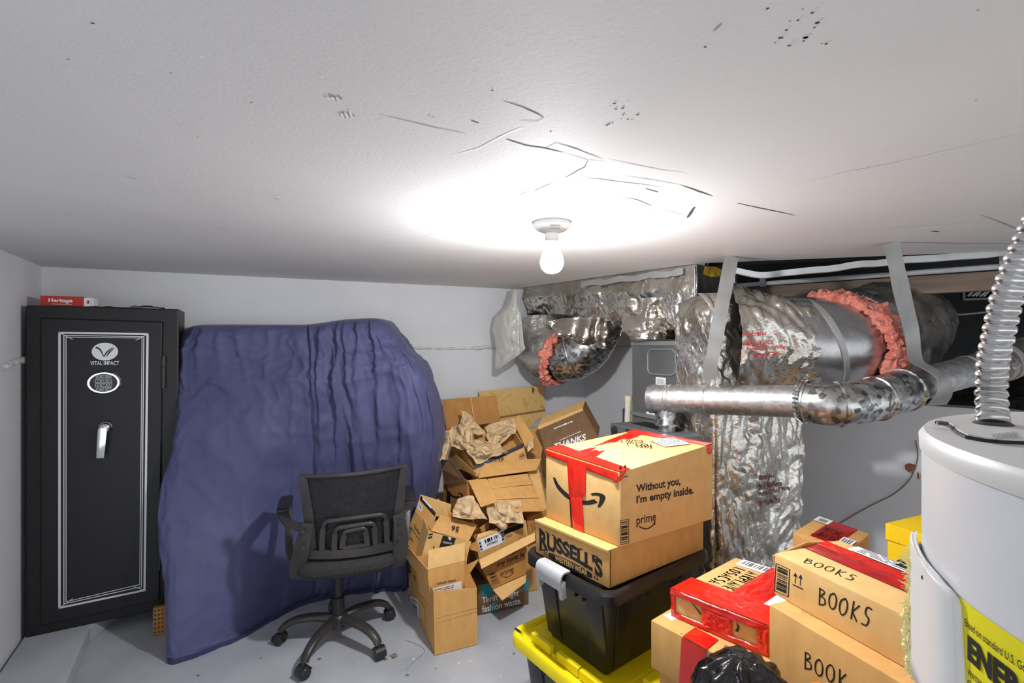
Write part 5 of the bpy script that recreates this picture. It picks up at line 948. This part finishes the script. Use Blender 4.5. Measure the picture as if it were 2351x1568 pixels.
for (x, y, n_, sp) in ((2104, 1290, 150, 20), (2107, 1330, 170, 18), (2096, 1372, 110, 14), (2083, 1420, 80, 9), (2084, 1470, 110, 12), (2090, 1520, 60, 10)):
    for k in range(n_):
        a = P(x + 6 + rr_.uniform(-5, 5), y + rr_.uniform(-26, 26), rr_.uniform(.40, .415)); d = V((rr_.uniform(-1, .25), rr_.uniform(-.4, .4), rr_.uniform(-.7, .6))).normalized() * rr_.uniform(.2, 1) * sp * .0008
        fz.tube([a, a + d * .5 + V((0, 0, rr_.uniform(-.001, .001))), a + d + V((0, 0, rr_.uniform(-.003, .003)))], [.0006, .0005, .0002], 4, caps=False)
    c = P(x + 9, y, .412); fz.grid(lambda u, v, c=c: c + V((math.cos(u * 6.283) * math.sin(v * 3.14) * .006, math.sin(u * 6.283) * math.sin(v * 3.14) * .006, math.cos(v * 3.14) * .014)) * (1 + .5 * nz((u * 9, v * 9, x), 1)), 14, 10, wrap=True)
f_ = fz.build('insulation_tufts', M['fuzz'], t, smooth=60); f_['kind'] = 'stuff'; f_['label'] = 'pale yellow fiberglass sticking out beside the cover'
a0 = cyl(2198, 1365, HR - .001); b0 = cyl(2346, 1452, HR - .001); z0 = a0.z; th0 = cang(a0); th0 += 6.2832 if th0 < 0 else 0; LWd, LHt = .135, .19
def lab(u, v): return cp(th0 + u * LWd / HR, z0 - v * LHt, HR - .0009)
def lab2(u, v): return cp(th0 + u * LWd / HR, z0 - v * LHt, HR - .0003)
mb = MB(); mb.grid(lab, 24, 8); el = mb.build('energy_label', M['energy'], t, smooth=180); mb = MB()
for s_, (x0, y0, x1, y1), bo in (('Based on standard U.S. Government tests', (.07, .055, .60, .08), .004), ('ENERGYGUIDE', (.09, .10, .92, .185), .05), ('WATER HEATER-ELECTRIC', (.09, .215, .44, .235), .01), ('Capacity (first hour', (.09, .25, .42, .275), .0), ('rating) 53 gallons', (.16, .285, .5, .31), .0), ('Compare the Energy Use of this Water Heater', (.09, .345, .92, .385), .015), ('with Others Before You Buy.', (.26, .41, .74, .45), .015)):
    vs, fs = text2d(s_, bo); mb.add([lab2(x0 + (x1 - x0) * u, y0 + (y1 - y0) * v) for u, v in vs], fs)
decal(mb, rects2d([(.09, .48, .3, .485), (.09, .48, .1, .64), (.09, .64, .3, .645), (.29, .48, .3, .645)]), lab2); mb.add([lab2(u, v) for u, v in ((.52, .2), (.6, .2), (.6, .3), (.64, .3), (.56, .34), (.48, .3), (.52, .3))], [list(range(7))]); mb.build('label_print', M['print'], el)

# ================================================================ pile of empty cartons and packing paper against the back wall
TH = .004
def panel(name, pts, m, parent, th=TH, bow=0.0):
    q = [P(*p) for p in pts]
    if len(q) == 4 and bow:
        f = bilerp(q); n = (q[1] - q[0]).cross(q[3] - q[0]).normalized(); n = n if n.dot(q[0] - V((0, 0, H))) > 0 else -n
        mb = MB(); mb.sheet(lambda u, v: f(u, v) - n * bow * (math.sin(math.pi * u) * .5 + math.sin(math.pi * v) * .5 + .6 * nz(f(u, v), 9)), 12, 10, th, n); return mb.build(name, m, parent, smooth=50)
    mb = MB(); mb.slab(q, th); return mb.build(name, m, parent, bevel=.0008, segs=1)
def quad_decal(name, shape, pts, pl, m, parent, eps=.0008):
    mb = MB(); decal(mb, shape, bilerp(px_quad(pts, pl, eps))); return mb.build(name, m, parent)
def ozbox(label, b4, t4, m, group='open cartons in the pile', th=TH):
    t = thing('open_carton', label, 'box', sum(b4, V((0, 0, 0))) / 4, group); mb = MB(); mb.open_box(b4, t4, th); mb.build('carton', m, t, bevel=.0008, segs=1); return t
def planar(q):
    p0, n = plane(q[0], q[1], q[3]); o = V((0, 0, H)); dr_ = q[2] - o; q[2] = o + dr_ * ((p0 - o).dot(n) / dr_.dot(n)); return q
def gr(x, y, z): return V((x, y, z))
# --- big carton standing on the floor at the back, smile printed on its left face
gb = [gr(-.24, 2.62, .002), gr(.17, 2.77, .002), gr(.02, 3.02, .002), gr(-.40, 2.84, .002)]; gt = [p + V((0, 0, .612)) for p in gb]
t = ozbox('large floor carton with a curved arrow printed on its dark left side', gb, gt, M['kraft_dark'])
pl = plane(gb[0], gb[3], gt[0]); quad_decal('printing', smile2d(), ((1022, 1112), (1062, 1119), (1060, 1151), (1020, 1142)), pl, M['print'], t); quad_decal('black_tape', rects2d([(0, 0, 1, 1)]), ((1026, 1130), (1035, 1130), (1033, 1168), (1025, 1168)), pl, M['black_tape'], t, .001)
panel('flap', [(1014, 1078, 2.78), (1031, 1051, 2.76), (1072, 1107, 2.61), (1019, 1113, 2.80)], M['kraft_brown'], t)
mb = MB(); pl = plane(P(1031, 1051, 2.76), P(1072, 1107, 2.61), P(1019, 1113, 2.80))
for x, y in ((1046, 1067), (1055, 1075), (1064, 1097), (1044, 1062)): c = hit(x, y, *pl) + pl[1] * .0012; a = pl[1].orthogonal().normalized(); b = pl[1].cross(a); mb.add([c + (a * math.cos(g) + b * math.sin(g)) * .009 for g in [6.283 * k / 12 for k in range(12)]], [list(range(12))])
mb.build('dot_print', M['teal'], t)
panel('flap', [(1075, 1103, 2.61), (1118, 1099, 2.62), (1141, 1152, 2.50), (1104, 1164, 2.48)], M['kraft'], t, bow=.004)
panel('flap', [(1120, 1099, 2.62), (1211, 1087, 2.72), (1251, 1173, 2.58), (1141, 1178, 2.45)], M['kraft'], t, bow=.004)
panel('flap', [(1212, 1084, 2.74), (1237, 1077, 2.78), (1256, 1166, 2.66), (1249, 1172, 2.64)], M['kraft_light'], t)
pl = plane(P(1120, 1099, 2.62), P(1211, 1087, 2.72), P(1141, 1178, 2.45)); mb = MB()
for a, b in (((1126, 1122), (1224, 1111)), ((1134, 1148), (1238, 1139))): q = px_quad((a, b), pl, .004); mb.bar(q, .004, .001, (q[1] - q[0]).cross(pl[1]))
mb.build('fold_lines', M['kraft_light'], t)
# --- opened carton full of packing paper on top of it
ab_ = [gr(-.20, 2.68, .616), gr(.155, 2.80, .616), gr(.02, 3.08, .616), gr(-.37, 2.95, .616)]; at2 = [ab_[0] + V((0, 0, .022)), ab_[1] + V((0, 0, .022)), ab_[2] + V((0, 0, .09)), ab_[3] + V((0, 0, .09))]
t = ozbox('wide shallow carton overflowing with brown packing paper, topmost of the back pile', ab_, at2, M['kraft'])
panel('flap', [(1113, 1064, 2.69), (1243, 1052, 2.80), (1233, 1079, 2.72), (1098, 1097, 2.60)], M['kraft'], t, bow=.002)
panel('flap', [(1015, 917, 3.06), (1139, 908, 3.12), (1149, 968, 3.09), (1025, 986, 2.98)], M['kraft_dark'], t, bow=.003)
panel('flap', [(1207, 1030, 2.86), (1224, 984, 2.92), (1246, 1028, 2.84), (1241, 1052, 2.80)], M['kraft_dark'], t)
pl = plane(P(1015, 917, 3.06), P(1139, 908, 3.12), P(1025, 986, 2.98)); q = px_quad(((1081, 911), (1089, 974)), pl, .004); mb = MB(); mb.bar(q, .006, .001, (1, 0, 0)); mb.build('tape_line', M['kraft_light'], t)
ib = [P(1086, 1072, 2.72), P(1201, 1018, 2.82), P(1168, 968, 3.02), P(1046, 1005, 2.93)]; dn = V((.03, -.03, -.11))
t = ozbox('small carton edged with black tape and numbered 128, tilted inside the paper-filled carton', [p + dn + V((0, 0, .0)) for p in ib], ib, M['kraft'])
fpl = plane(ib[0], ib[1], ib[0] + dn); quad_decal('black_tape', rects2d([(0, 0, 1, 1)]), ((1085, 1071), (1202, 1017), (1202, 1027), (1086, 1080)), fpl, M['black_tape'], t)
quad_decal('printing', text2d('128', .02), ((1137, 1057), (1156, 1049), (1157, 1057), (1138, 1065)), fpl, M['print'], t); quad_decal('barcode', bars(9, 3, True, True), ((1190, 1044), (1203, 1037), (1208, 1050), (1194, 1057)), fpl, M['print'], t)
mb = MB(); decal(mb, rects2d([(0, 0, .1, 1), (.15, .2, .24, .9), (.5, .1, .62, .8), (.8, 0, .9, .9)]), bilerp(px_quad(((1108, 1062), (1165, 1035), (1165, 1039), (1108, 1066)), fpl, .0022))); mb.build('tape_print', M['print_blue'], t)
panel('flap', [(1178, 967, 2.98), (1192, 952, 3.0), (1226, 1003, 2.88), (1207, 1028, 2.84)], M['kraft'], t, bow=.003)
def paper(label, pts, amp, seed, n=34, bulge=.03):
    q = [P(*p) for p in pts]; f = bilerp(q); c = sum(q, V((0, 0, 0))) / 4; nn = (V((0, 0, H)) - c).normalized()
    def g(u, v):
        p = f(u, v); e = min(1, 5 * min(u, 1 - u, v, 1 - v) + .35)
        d = foil_off(p, amp, seed, 13) * 1.6 + .03 * nz(p, 7, seed) + bulge * math.sin(math.pi * u) * math.sin(math.pi * v)
        return p + nn * d * e + V((nz(p, 16, seed + 3), 0, nz(p, 16, seed + 6))) * .018
    mb = MB(); mb.sheet(g, n, n, .001, -nn); return tag(mb.build('packing_paper', M['paper'], smooth=180, loc=c), label, 'packing paper', 'crumpled packing paper')
paper('brown packing paper peak standing up at the left of the paper-filled carton', [(1059, 942, 2.93), (1080, 950, 2.93), (1116, 998, 2.88), (1062, 1000, 2.86)], .035, 3)
paper('big crumpled brown packing paper lump at the left of the carton', [(1036, 978, 2.88), (1076, 968, 2.90), (1104, 1040, 2.76), (1032, 1028, 2.80)], .05, 5, bulge=.07)
paper('crumpled brown packing paper sheet lying along the black taped carton edge', [(1050, 1012, 2.80), (1136, 1012, 2.84), (1168, 1040, 2.74), (1098, 1064, 2.70)], .045, 8, bulge=.04)
paper('curled brown packing paper at the right of the paper-filled carton, under its upright flap', [(1112, 978, 2.96), (1182, 960, 2.97), (1186, 992, 2.88), (1122, 1036, 2.82)], .05, 12, bulge=.06)
paper('strip of brown packing paper spilling over the left side toward the navy cloth', [(1022, 985, 2.88), (1044, 985, 2.86), (1030, 1052, 2.74), (1002, 1064, 2.78)], .028, 15, bulge=.02)
paper('torn scrap of brown packing paper by the right flap of the paper-filled carton', [(1212, 1012, 2.84), (1226, 1004, 2.84), (1224, 1030, 2.80), (1212, 1040, 2.80)], .02, 17, n=16, bulge=.01)
# --- plywood boards behind
mb = MB(); q = [P(1100, 899, 3.24), P(1248.5, 884, 3.43), P(1253, 965, 3.42), P(1104, 980, 3.23)]; dn = [q[2] + (q[2] - q[1]) * 2.75, q[3] + (q[3] - q[0]) * 2.75]; q = q[:2] + [V((dn[0].x, 3.36, .002)), V((dn[1].x, 3.17, .002))]
mb.slab(q, .012); t = thing('plywood_board', 'tall plywood board with a dark knot leaning on the back wall behind the pile', 'board', (q[2] + q[3]) / 2, 'plywood boards'); mb.build('board', M['wood'], t, bevel=.001)
pl = plane(q[0], q[1], q[3]); mb = MB(); c = hit(1223, 897, *pl) + pl[1] * .001; mb.add([c + V((.012 * math.cos(g) * (1 + .25 * math.sin(3 * g)), 0, .026 * math.sin(g))) for g in [6.283 * k / 20 for k in range(20)]], [list(range(20))]); mb.build('knot', M['board_edge'], t)
mb = MB(); c = c + pl[1] * .001; mb.add([c + V((.005 * math.cos(g), 0, .014 * math.sin(g))) for g in [6.283 * k / 14 for k in range(14)]], [list(range(14))]); mb.build('knot_core', M['print'], t)
mb = MB(); q = [P(1147, 957, 3.16), P(1252, 940, 3.32), P(1256, 1012, 3.30), P(1150, 1024, 3.14)]; q = q[:2] + [V((q[2].x, 3.25, .002)), V((q[3].x, 3.09, .002))]; mb.slab(q, .018); t = thing('plywood_board', 'shorter plywood board in front of the knotted board, behind the paper-filled carton', 'board', (q[2] + q[3]) / 2, 'plywood boards'); mb.build('board', M['wood'], t, bevel=.001)
mb = MB(); mb.bar([q[0] + V((0, -.003, -.004)), q[1] + V((0, -.003, -.004))], .012, .004, (0, 0, 1)); mb.build('top_edge', M['board_edge'], t)
# --- tilted brown THANKS carton and grey mailer
fq = planar([P(1236, 979, 2.90), P(1338, 938, 2.86), P(1373, 1004, 2.74), P(1252, 1042, 2.76)]); bk_ = V((.03, .10, .035))
t = thing('shipping_box', 'flat dark brown carton with white thank-you print, tilted behind the big taped carton', 'box', fq[3]); mb = MB(); mb.hexa([fq[3], fq[2], fq[2] + bk_, fq[3] + bk_], [fq[0], fq[1], fq[1] + bk_, fq[0] + bk_]); mb.build('carton', M['kraft_brown'], t, bevel=.002)
pl = plane(fq[0], fq[1], fq[3]); mb = MB(); e = (fq[1] - fq[0]).normalized(); dd = (fq[3] - fq[0]).normalized(); mb.slab([fq[0] - e * .002 + pl[1] * .001 - dd * .004, fq[1] + pl[1] * .001 - dd * .004, fq[1] + dd * .014 + pl[1] * .001, fq[0] - e * .002 + dd * .022 + pl[1] * .001], .003); mb.slab([fq[0] + bk_ * .0 + V((0, 0, .003)), fq[1] + V((0, 0, .003)), fq[1] + bk_ + V((0, 0, .003)), fq[0] + bk_ + V((0, 0, .003))], .002); mb.build('top_flap', M['kraft_light'], t)
mb = MB(); decal(mb, text2d('THANKS', .03), bilerp(px_quad(((1272, 1019), (1345, 995), (1345, 1010), (1272, 1035)), pl))); mb.build('lettering', M['print_white'], t); mb = MB(); decal(mb, lines_of_print(1, 6), bilerp(px_quad(((1268, 984), (1323, 962), (1324, 968), (1269, 990)), pl))); decal(mb, lines_of_print(1, 8), bilerp(px_quad(((1282, 1011), (1336, 988), (1336, 992), (1282, 1015)), pl))); mb.build('printing', M['print_white'], t)
mb = MB(); c = hit(1298, 974, *pl) + pl[1] * .0022; mb.add([c + (e * math.cos(g) + dd * math.sin(g)) * .007 for g in [6.283 * k / 14 for k in range(14)]], [list(range(14))]); mb.build('dot_print', M['print_white'], t)
support('plain kraft carton on the floor behind the big taped carton, under the tilted brown one', [gr(.30, 2.55, 0), gr(.55, 2.62, 0), gr(.47, 2.86, 0), gr(.22, 2.79, 0)], .715)
q = [P(1212, 988, 3.0), P(1236, 962, 3.02), P(1308, 935, 2.98), P(1312, 945, 2.96), P(1240, 992, 2.95)]
mb = MB(); f = bilerp([q[1], q[2], q[3], q[0]]); mb.sheet(lambda u, v: f(u, v) + V((0, -.012 * math.sin(math.pi * v) * (1 + .5 * nz(f(u, v), 30)), .006 * nz(f(u, v), 40))), 26, 14, .02, (0, 1, 0)); tag(mb.build('bubble_mailer', M['bubble'], smooth=50, loc=q[0]), 'clear grey bubble mailer behind the tilted dark brown carton', 'mailer')
# --- cartons in the front middle of the pile
tb = [V((PZ(1097, 1413, .002).x, PZ(1097, 1413, .002).y, .002)), PZ(1214, 1387, .002)]; dv = V((-.06, .19, 0)); tb = tb + [tb[1] + dv, tb[0] + dv]; tt = up4(tb, .15)
t = carton('low brown carton on the floor with teal circles and white fashion slogan', tb, tt, M['kraft_brown'], seam=False); pl = plane(tb[0], tb[1], tt[0]); mb = MB()
fx = bilerp([tt[0], tt[1], tb[1], tb[0]])
for x, y, r_ in ((.18, .2, .26), (.98, .32, .2), (.30, .88, .2)):
    pts = [(max(0, min(1, x + r_ * .5 * math.cos(g))), max(0, min(1, y + r_ * math.sin(g)))) for g in [6.283 * k / 28 for k in range(28)]]; mb = MB(); mb.add([fx(u, v) + pl[1] * .0008 for u, v in pts], [list(range(28))]); mb.build('circle_print', M['teal'], t)
for s_, q in (('Thrift to fight', ((1106, 1371), (1191, 1353), (1191, 1371), (1107, 1389))), ('fashion waste.', ((1106, 1391), (1197, 1370), (1197, 1385), (1107, 1406)))): mb = MB(); decal(mb, text2d(s_, .008), bilerp(px_quad(q, pl, .002))); mb.build('slogan_line', M['print_white'], t)
# carton with my love / prime print, tipped on the low carton
dF = planar([P(1104, 1300, 2.36), P(1206, 1262, 2.46), P(1208, 1318, 2.44), P(1131, 1352, 2.37)]); back = V((-.08, .22, .03))
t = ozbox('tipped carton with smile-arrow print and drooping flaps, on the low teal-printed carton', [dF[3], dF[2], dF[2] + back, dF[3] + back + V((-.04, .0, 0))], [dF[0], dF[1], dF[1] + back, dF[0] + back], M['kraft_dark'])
pl = plane(dF[0], dF[1], dF[3]); mb = MB()
for s_, q in (('my love la', ((1140, 1291), (1203, 1265), (1204, 1280), (1142, 1306))), ('prime', ((1148, 1312), (1178, 1300), (1180, 1315), (1150, 1326)))): decal(mb, text2d(s_, .014), bilerp(px_quad(q, pl)))
decal(mb, S2(), bilerp(px_quad(((1154, 1322), (1178, 1311), (1179, 1322), (1156, 1331)), pl))); decal(mb, bars(9, 5, True, True), bilerp(px_quad(((1121, 1317), (1136, 1311), (1147, 1338), (1132, 1346)), pl))); mb.build('printing', M['print'], t)
panel('flap', [(1100, 1285, 2.34), (1228, 1222, 2.44), (1229, 1241, 2.40), (1105, 1306, 2.30)], M['kraft_light'], t); panel('flap', [(1131, 1353, 2.37), (1208, 1319, 2.44), (1207, 1336, 2.38), (1153, 1378, 2.30)], M['kraft_light'], t); panel('flap', [(1066, 1299, 2.40), (1101, 1282, 2.38), (1071, 1327, 2.36)], M['kraft'], t)
# carton with the white shipping label
cF = planar([P(1093, 1238, 2.42), P(1208, 1196, 2.54), P(1213, 1232, 2.53), P(1100, 1286, 2.42)]); back = V((-.09, .22, .0))
t = ozbox('carton with a white shipping label and torn edge, on the tipped carton', [cF[3], cF[2], cF[2] + back, cF[3] + back], [cF[0], cF[1], cF[1] + back, cF[0] + back], M['kraft'])
pl = plane(cF[0], cF[1], cF[3]); lb = quad_decal('shipping_label', rects2d([(0, 0, 1, 1)]), ((1096, 1241), (1155, 1217), (1160, 1243), (1103, 1267)), pl, M['label'], t); mb = MB()
decal(mb, bars(9, 8), bilerp(px_quad(((1111, 1239), (1143, 1226), (1145, 1234), (1113, 1248)), pl, .0025))); decal(mb, text2d('1970451', .02), bilerp(px_quad(((1118, 1248), (1142, 1238), (1143, 1244), (1119, 1254)), pl, .0025))); decal(mb, bars(12, 9, True), bilerp(px_quad(((1149, 1221), (1155, 1219), (1159, 1242), (1153, 1245)), pl, .0025))); decal(mb, bars(9, 6, True), bilerp(px_quad(((1098, 1243), (1103, 1241), (1108, 1262), (1103, 1265)), pl, .0025))); mb.build('label_print', M['print'], lb)
quad_decal('black_tape', rects2d([(0, 0, 1, 1)]), ((1157, 1216), (1201, 1199), (1202, 1210), (1158, 1228)), pl, M['black_tape'], t); mb = MB(); decal(mb, lines_of_print(2, 3), bilerp(px_quad(((1161, 1230), (1177, 1224), (1178, 1232), (1162, 1238)), pl))); decal(mb, rects2d([(0, 0, 1, .1), (0, .9, 1, 1), (0, 0, .06, 1), (.94, 0, 1, 1)]), bilerp(px_quad(((1190, 1235), (1206, 1228), (1207, 1234), (1190, 1242)), pl))); mb.build('printing', M['print'], t)
panel('flap', [(1097, 1226, 2.44), (1142, 1212, 2.49), (1144, 1220, 2.48), (1094, 1240, 2.42)], M['kraft_light'], t); panel('flap', [(1079, 1250, 2.42), (1093, 1242, 2.42), (1100, 1268, 2.40), (1080, 1262, 2.40)], M['kraft_dark'], t)
panel('flap', [(1088, 1220, 2.52), (1122, 1196, 2.56), (1124, 1214, 2.54), (1090, 1232, 2.50)], M['kraft_dark'], t)
paper('pale crumpled packing paper draped between the label carton and the leaning carton', [(1052, 1142, 2.52), (1086, 1140, 2.54), (1122, 1196, 2.42), (1038, 1192, 2.40)], .04, 22, bulge=.05)
paper('rounded lump of packing paper sitting in the label carton below the wide kraft flap', [(1114, 1148, 2.52), (1196, 1152, 2.54), (1204, 1200, 2.46), (1120, 1202, 2.42)], .04, 25, bulge=.07)
paper('small pointed scrap of packing paper hanging over the front of the label carton', [(1128, 1190, 2.46), (1166, 1192, 2.48), (1160, 1212, 2.46), (1152, 1216, 2.45)], .02, 27, n=18, bulge=.02)
# carton at the right edge of the pile with pen marks
eF = planar([P(1209, 1188, 2.60), P(1252, 1172, 2.66), P(1254, 1222, 2.64), P(1214, 1234, 2.58)]); back = V((-.05, .16, 0))
t = thing('cardboard_box', 'small kraft carton with handwritten mark wedged beside the big taped carton', 'box', eF[3]); mb = MB(); mb.hexa([eF[3], eF[2], eF[2] + back, eF[3] + back], [eF[0], eF[1], eF[1] + back, eF[0] + back]); mb.build('carton', M['kraft_dark'], t, bevel=.002)
pl = plane(eF[0], eF[1], eF[3]); mb = MB(); decal(mb, pen('SG', .08, 1.3, seed=4), bilerp(px_quad(((1216, 1204), (1230, 1198), (1232, 1214), (1219, 1219)), pl))); mb.build('handwriting', M['print'], t)
support('plain kraft carton on the floor in the middle of the pile, under the label carton', [gr(-.06, 2.62, 0), gr(.14, 2.66, 0), gr(.12, 2.72, 0), gr(-.08, 2.69, 0)], .26)

# --- tall floor carton at the left front of the pile, with cartons nested in it
fb = [PZ(998, 1505, .002), PZ(1097, 1479, .002)]; lb_ = V((-.555, 2.62, .002)); fb = [fb[0], fb[1], lb_ + (fb[1] - fb[0]), lb_]
ft = [P(995, 1357, 2.12), P(1095, 1350, 2.20), V((fb[2].x, fb[2].y, .275)), V((fb[3].x, fb[3].y, .272))]
t = ozbox('open brown carton standing on the floor in front of the pile, stuffed with smaller cartons', fb, ft, M['kraft'])
pf_, pl_l = plane(fb[0], fb[1], ft[0]), plane(fb[0], fb[3], ft[0])
panel('flap', [(917, 1262, 2.61), (982, 1347, 2.2), (982, 1308, 2.16), (909, 1226, 2.56)], M['kraft_light'], t)
panel('flap', [(1066, 1296, 2.28), (1072, 1302, 2.27), (1095, 1350, 2.2), (1066, 1352, 2.22)], M['kraft_dark'], t)
mb = MB(); q = px_quad(((998, 1429), (1096, 1402)), pf_, .0015); mb.bar(q, .003, .001, (0, 0, 1)); q = px_quad(((1000, 1418), (1096, 1393)), pf_, .0015); mb.bar(q, .002, .001, (0, 0, 1)); mb.build('fold_line', M['kraft_light'], t)
for q in (((943, 1367), (960, 1377), (963, 1424), (947, 1407)), ((936, 1350), (941, 1353), (944, 1384), (939, 1378))):
    lb = MB(); q = px_quad(q, pl_l); lb.add(q, [[0, 1, 2, 3]]); decal(lb, bars(9, 4, True), lambda u, v, q=q: bilerp(q)(.15 + .7 * u, .1 + .8 * v) + pl_l[1] * .0006, 1); lb.build('shipping_label', [M['label'], M['print_grey']], t)
quad_decal('brown_tape', rects2d([(0, 0, 1, 1)]), ((963, 1378), (975, 1398), (976, 1424), (965, 1420)), pl_l, M['kraft_light'], t, .001); mb = MB(); decal(mb, bars(6, 3, True, True), bilerp(px_quad(((934, 1290), (943, 1300), (944, 1322), (936, 1312)), pl_l))); decal(mb, lines_of_print(2, 3), bilerp(px_quad(((948, 1318), (955, 1326), (956, 1338), (949, 1330)), pl_l))); mb.build('printing', M['print'], t)
# nested 1: front carton with the typed label
nF = planar([P(981, 1309, 2.17), P(1067, 1288, 2.25), P(1067, 1372, 2.25), P(990, 1392, 2.17)]); back = V((-.08, .13, 0))
t = ozbox('carton with a typed white label nested at the front of the floor carton', [nF[3], nF[2], nF[2] + back, nF[3] + back], [nF[0], nF[1], nF[1] + back, nF[0] + back], M['kraft']); pl = plane(nF[0], nF[1], nF[3])
lbl = quad_decal('address_label', rects2d([(0, 0, 1, 1)]), ((990, 1352), (1059, 1334), (1060, 1358), (998, 1374)), pl, M['label'], t); mb = MB(); decal(mb, lines_of_print(4, 8, .8), bilerp(px_quad(((993, 1353), (1056, 1337), (1057, 1356), (1000, 1371)), pl, .002))); mb.build('label_print', M['print_grey'], lbl)
quad_decal('printing', text2d('amazon basics', .012), ((1003, 1336), (1046, 1328), (1046, 1334), (1003, 1343)), pl, M['print'], t)
panel('flap', [(984, 1263, 2.20), (1067, 1246, 2.28), (1067, 1287, 2.25), (982, 1308, 2.17)], M['kraft_light'], t, bow=.002); panel('flap', [(1067, 1243, 2.38), (1081, 1242, 2.36), (1068, 1290, 2.25), (1064, 1282, 2.30)], M['kraft_light'], t)
# nested 2: carton marked 56
mF = planar([P(984, 1220, 2.36), P(1076, 1243, 2.40), P(1068, 1330, 2.36), P(962, 1300, 2.33)]); back = V((-.05, .12, .03))
t = ozbox('carton marked 56 on its raised flap, nested behind the typed label carton', [mF[3], mF[2], mF[2] + back, mF[3] + back], [mF[0], mF[1], mF[1] + back, mF[0] + back], M['kraft_light']); pl = plane(mF[0], mF[1], mF[3])
lbl = quad_decal('black_label', rects2d([(0, 0, 1, 1)]), ((1017, 1229), (1047, 1236), (1041, 1252), (1008, 1257)), pl, M['print'], t); mb = MB(); decal(mb, lines_of_print(2, 6), bilerp(px_quad(((1016, 1242), (1042, 1246), (1041, 1251), (1014, 1248)), pl, .002))); c = hit(1032, 1236, *pl) + pl[1] * .002; mb.add([c + V((math.cos(g) * .009, 0, math.sin(g) * .009)) for g in [6.283 * k / 14 for k in range(14)]], [list(range(14))]); mb.build('label_print', M['print_white'], lbl)
mb = MB(); decal(mb, rects2d([(0, 0, 1, .3), (0, .5, .9, .9)]), bilerp(px_quad(((984, 1226), (994, 1224), (993, 1236), (982, 1239)), pl))); decal(mb, rects2d([(0, 0, .5, .9)]), bilerp(px_quad(((995, 1252), (999, 1258), (998, 1262), (994, 1260)), pl))); mb.build('printing', M['print'], t)
panel('flap', [(1011, 1182, 2.46), (1096, 1204, 2.47), (1076, 1243, 2.40), (990, 1218, 2.36)], M['kraft'], t, bow=.002); fpl = plane(P(1011, 1182, 2.46), P(1096, 1204, 2.47), P(990, 1218, 2.36)); quad_decal('number', text2d('56', .012), ((1053, 1221), (1035, 1217), (1038, 1206), (1055, 1210)), fpl, M['print'], t)
# nested 3: leaning carton with black taped flap
kF = planar([P(953, 1173, 2.52), P(990, 1218, 2.40), P(962, 1288, 2.34), P(927, 1237, 2.50)]); back = V((.10, .14, .02))
t = ozbox('leaning carton with slogan side and black-taped flap, left of carton marked 56', [kF[3], kF[2], kF[2] + back, kF[3] + back], [kF[0], kF[1], kF[1] + back, kF[0] + back], M['kraft']); pl = plane(kF[0], kF[1], kF[3]); mb = MB()
for s_, q in (('Feedback', ((952, 1202), (968, 1226), (966, 1234), (950, 1211))), ('enjoy writing,', ((948, 1212), (968, 1243), (966, 1250), (946, 1220))), ('prime', ((942, 1230), (949, 1238), (946, 1247), (939, 1238)))): decal(mb, text2d(s_, .012), bilerp(px_quad(q, pl)))
decal(mb, bars(6, 4, True, True), bilerp(px_quad(((941, 1206), (948, 1213), (936, 1240), (931, 1232)), pl))); mb.build('printing', M['print'], t)
panel('flap', [(965, 1135, 2.56), (1001, 1184, 2.44), (989, 1217, 2.40), (953, 1173, 2.52)], M['kraft'], t); fpl = plane(P(965, 1135, 2.56), P(1001, 1184, 2.44), P(953, 1173, 2.52))
quad_decal('black_tape', rects2d([(0, 0, 1, 1)]), ((967, 1138), (1001, 1178), (998, 1186), (964, 1147)), fpl, M['black_tape'], t); lbl = quad_decal('label', rects2d([(0, 0, 1, 1)]), ((962, 1152), (971, 1163), (967, 1176), (958, 1165)), fpl, M['label'], t); quad_decal('barcode', bars(6, 3), ((963, 1155), (969, 1163), (967, 1171), (961, 1163)), fpl, M['print_grey'], lbl, .0025); quad_decal('tape_label', rects2d([(0, 0, 1, 1)]), ((972, 1142), (992, 1164), (990, 1168), (970, 1146)), fpl, M['label'], t, .0025)
panel('flap', [(965, 1135, 2.56), (1036, 1158, 2.62), (1032, 1190, 2.58), (1000, 1184, 2.44)], M['kraft_light'], t, bow=.002)
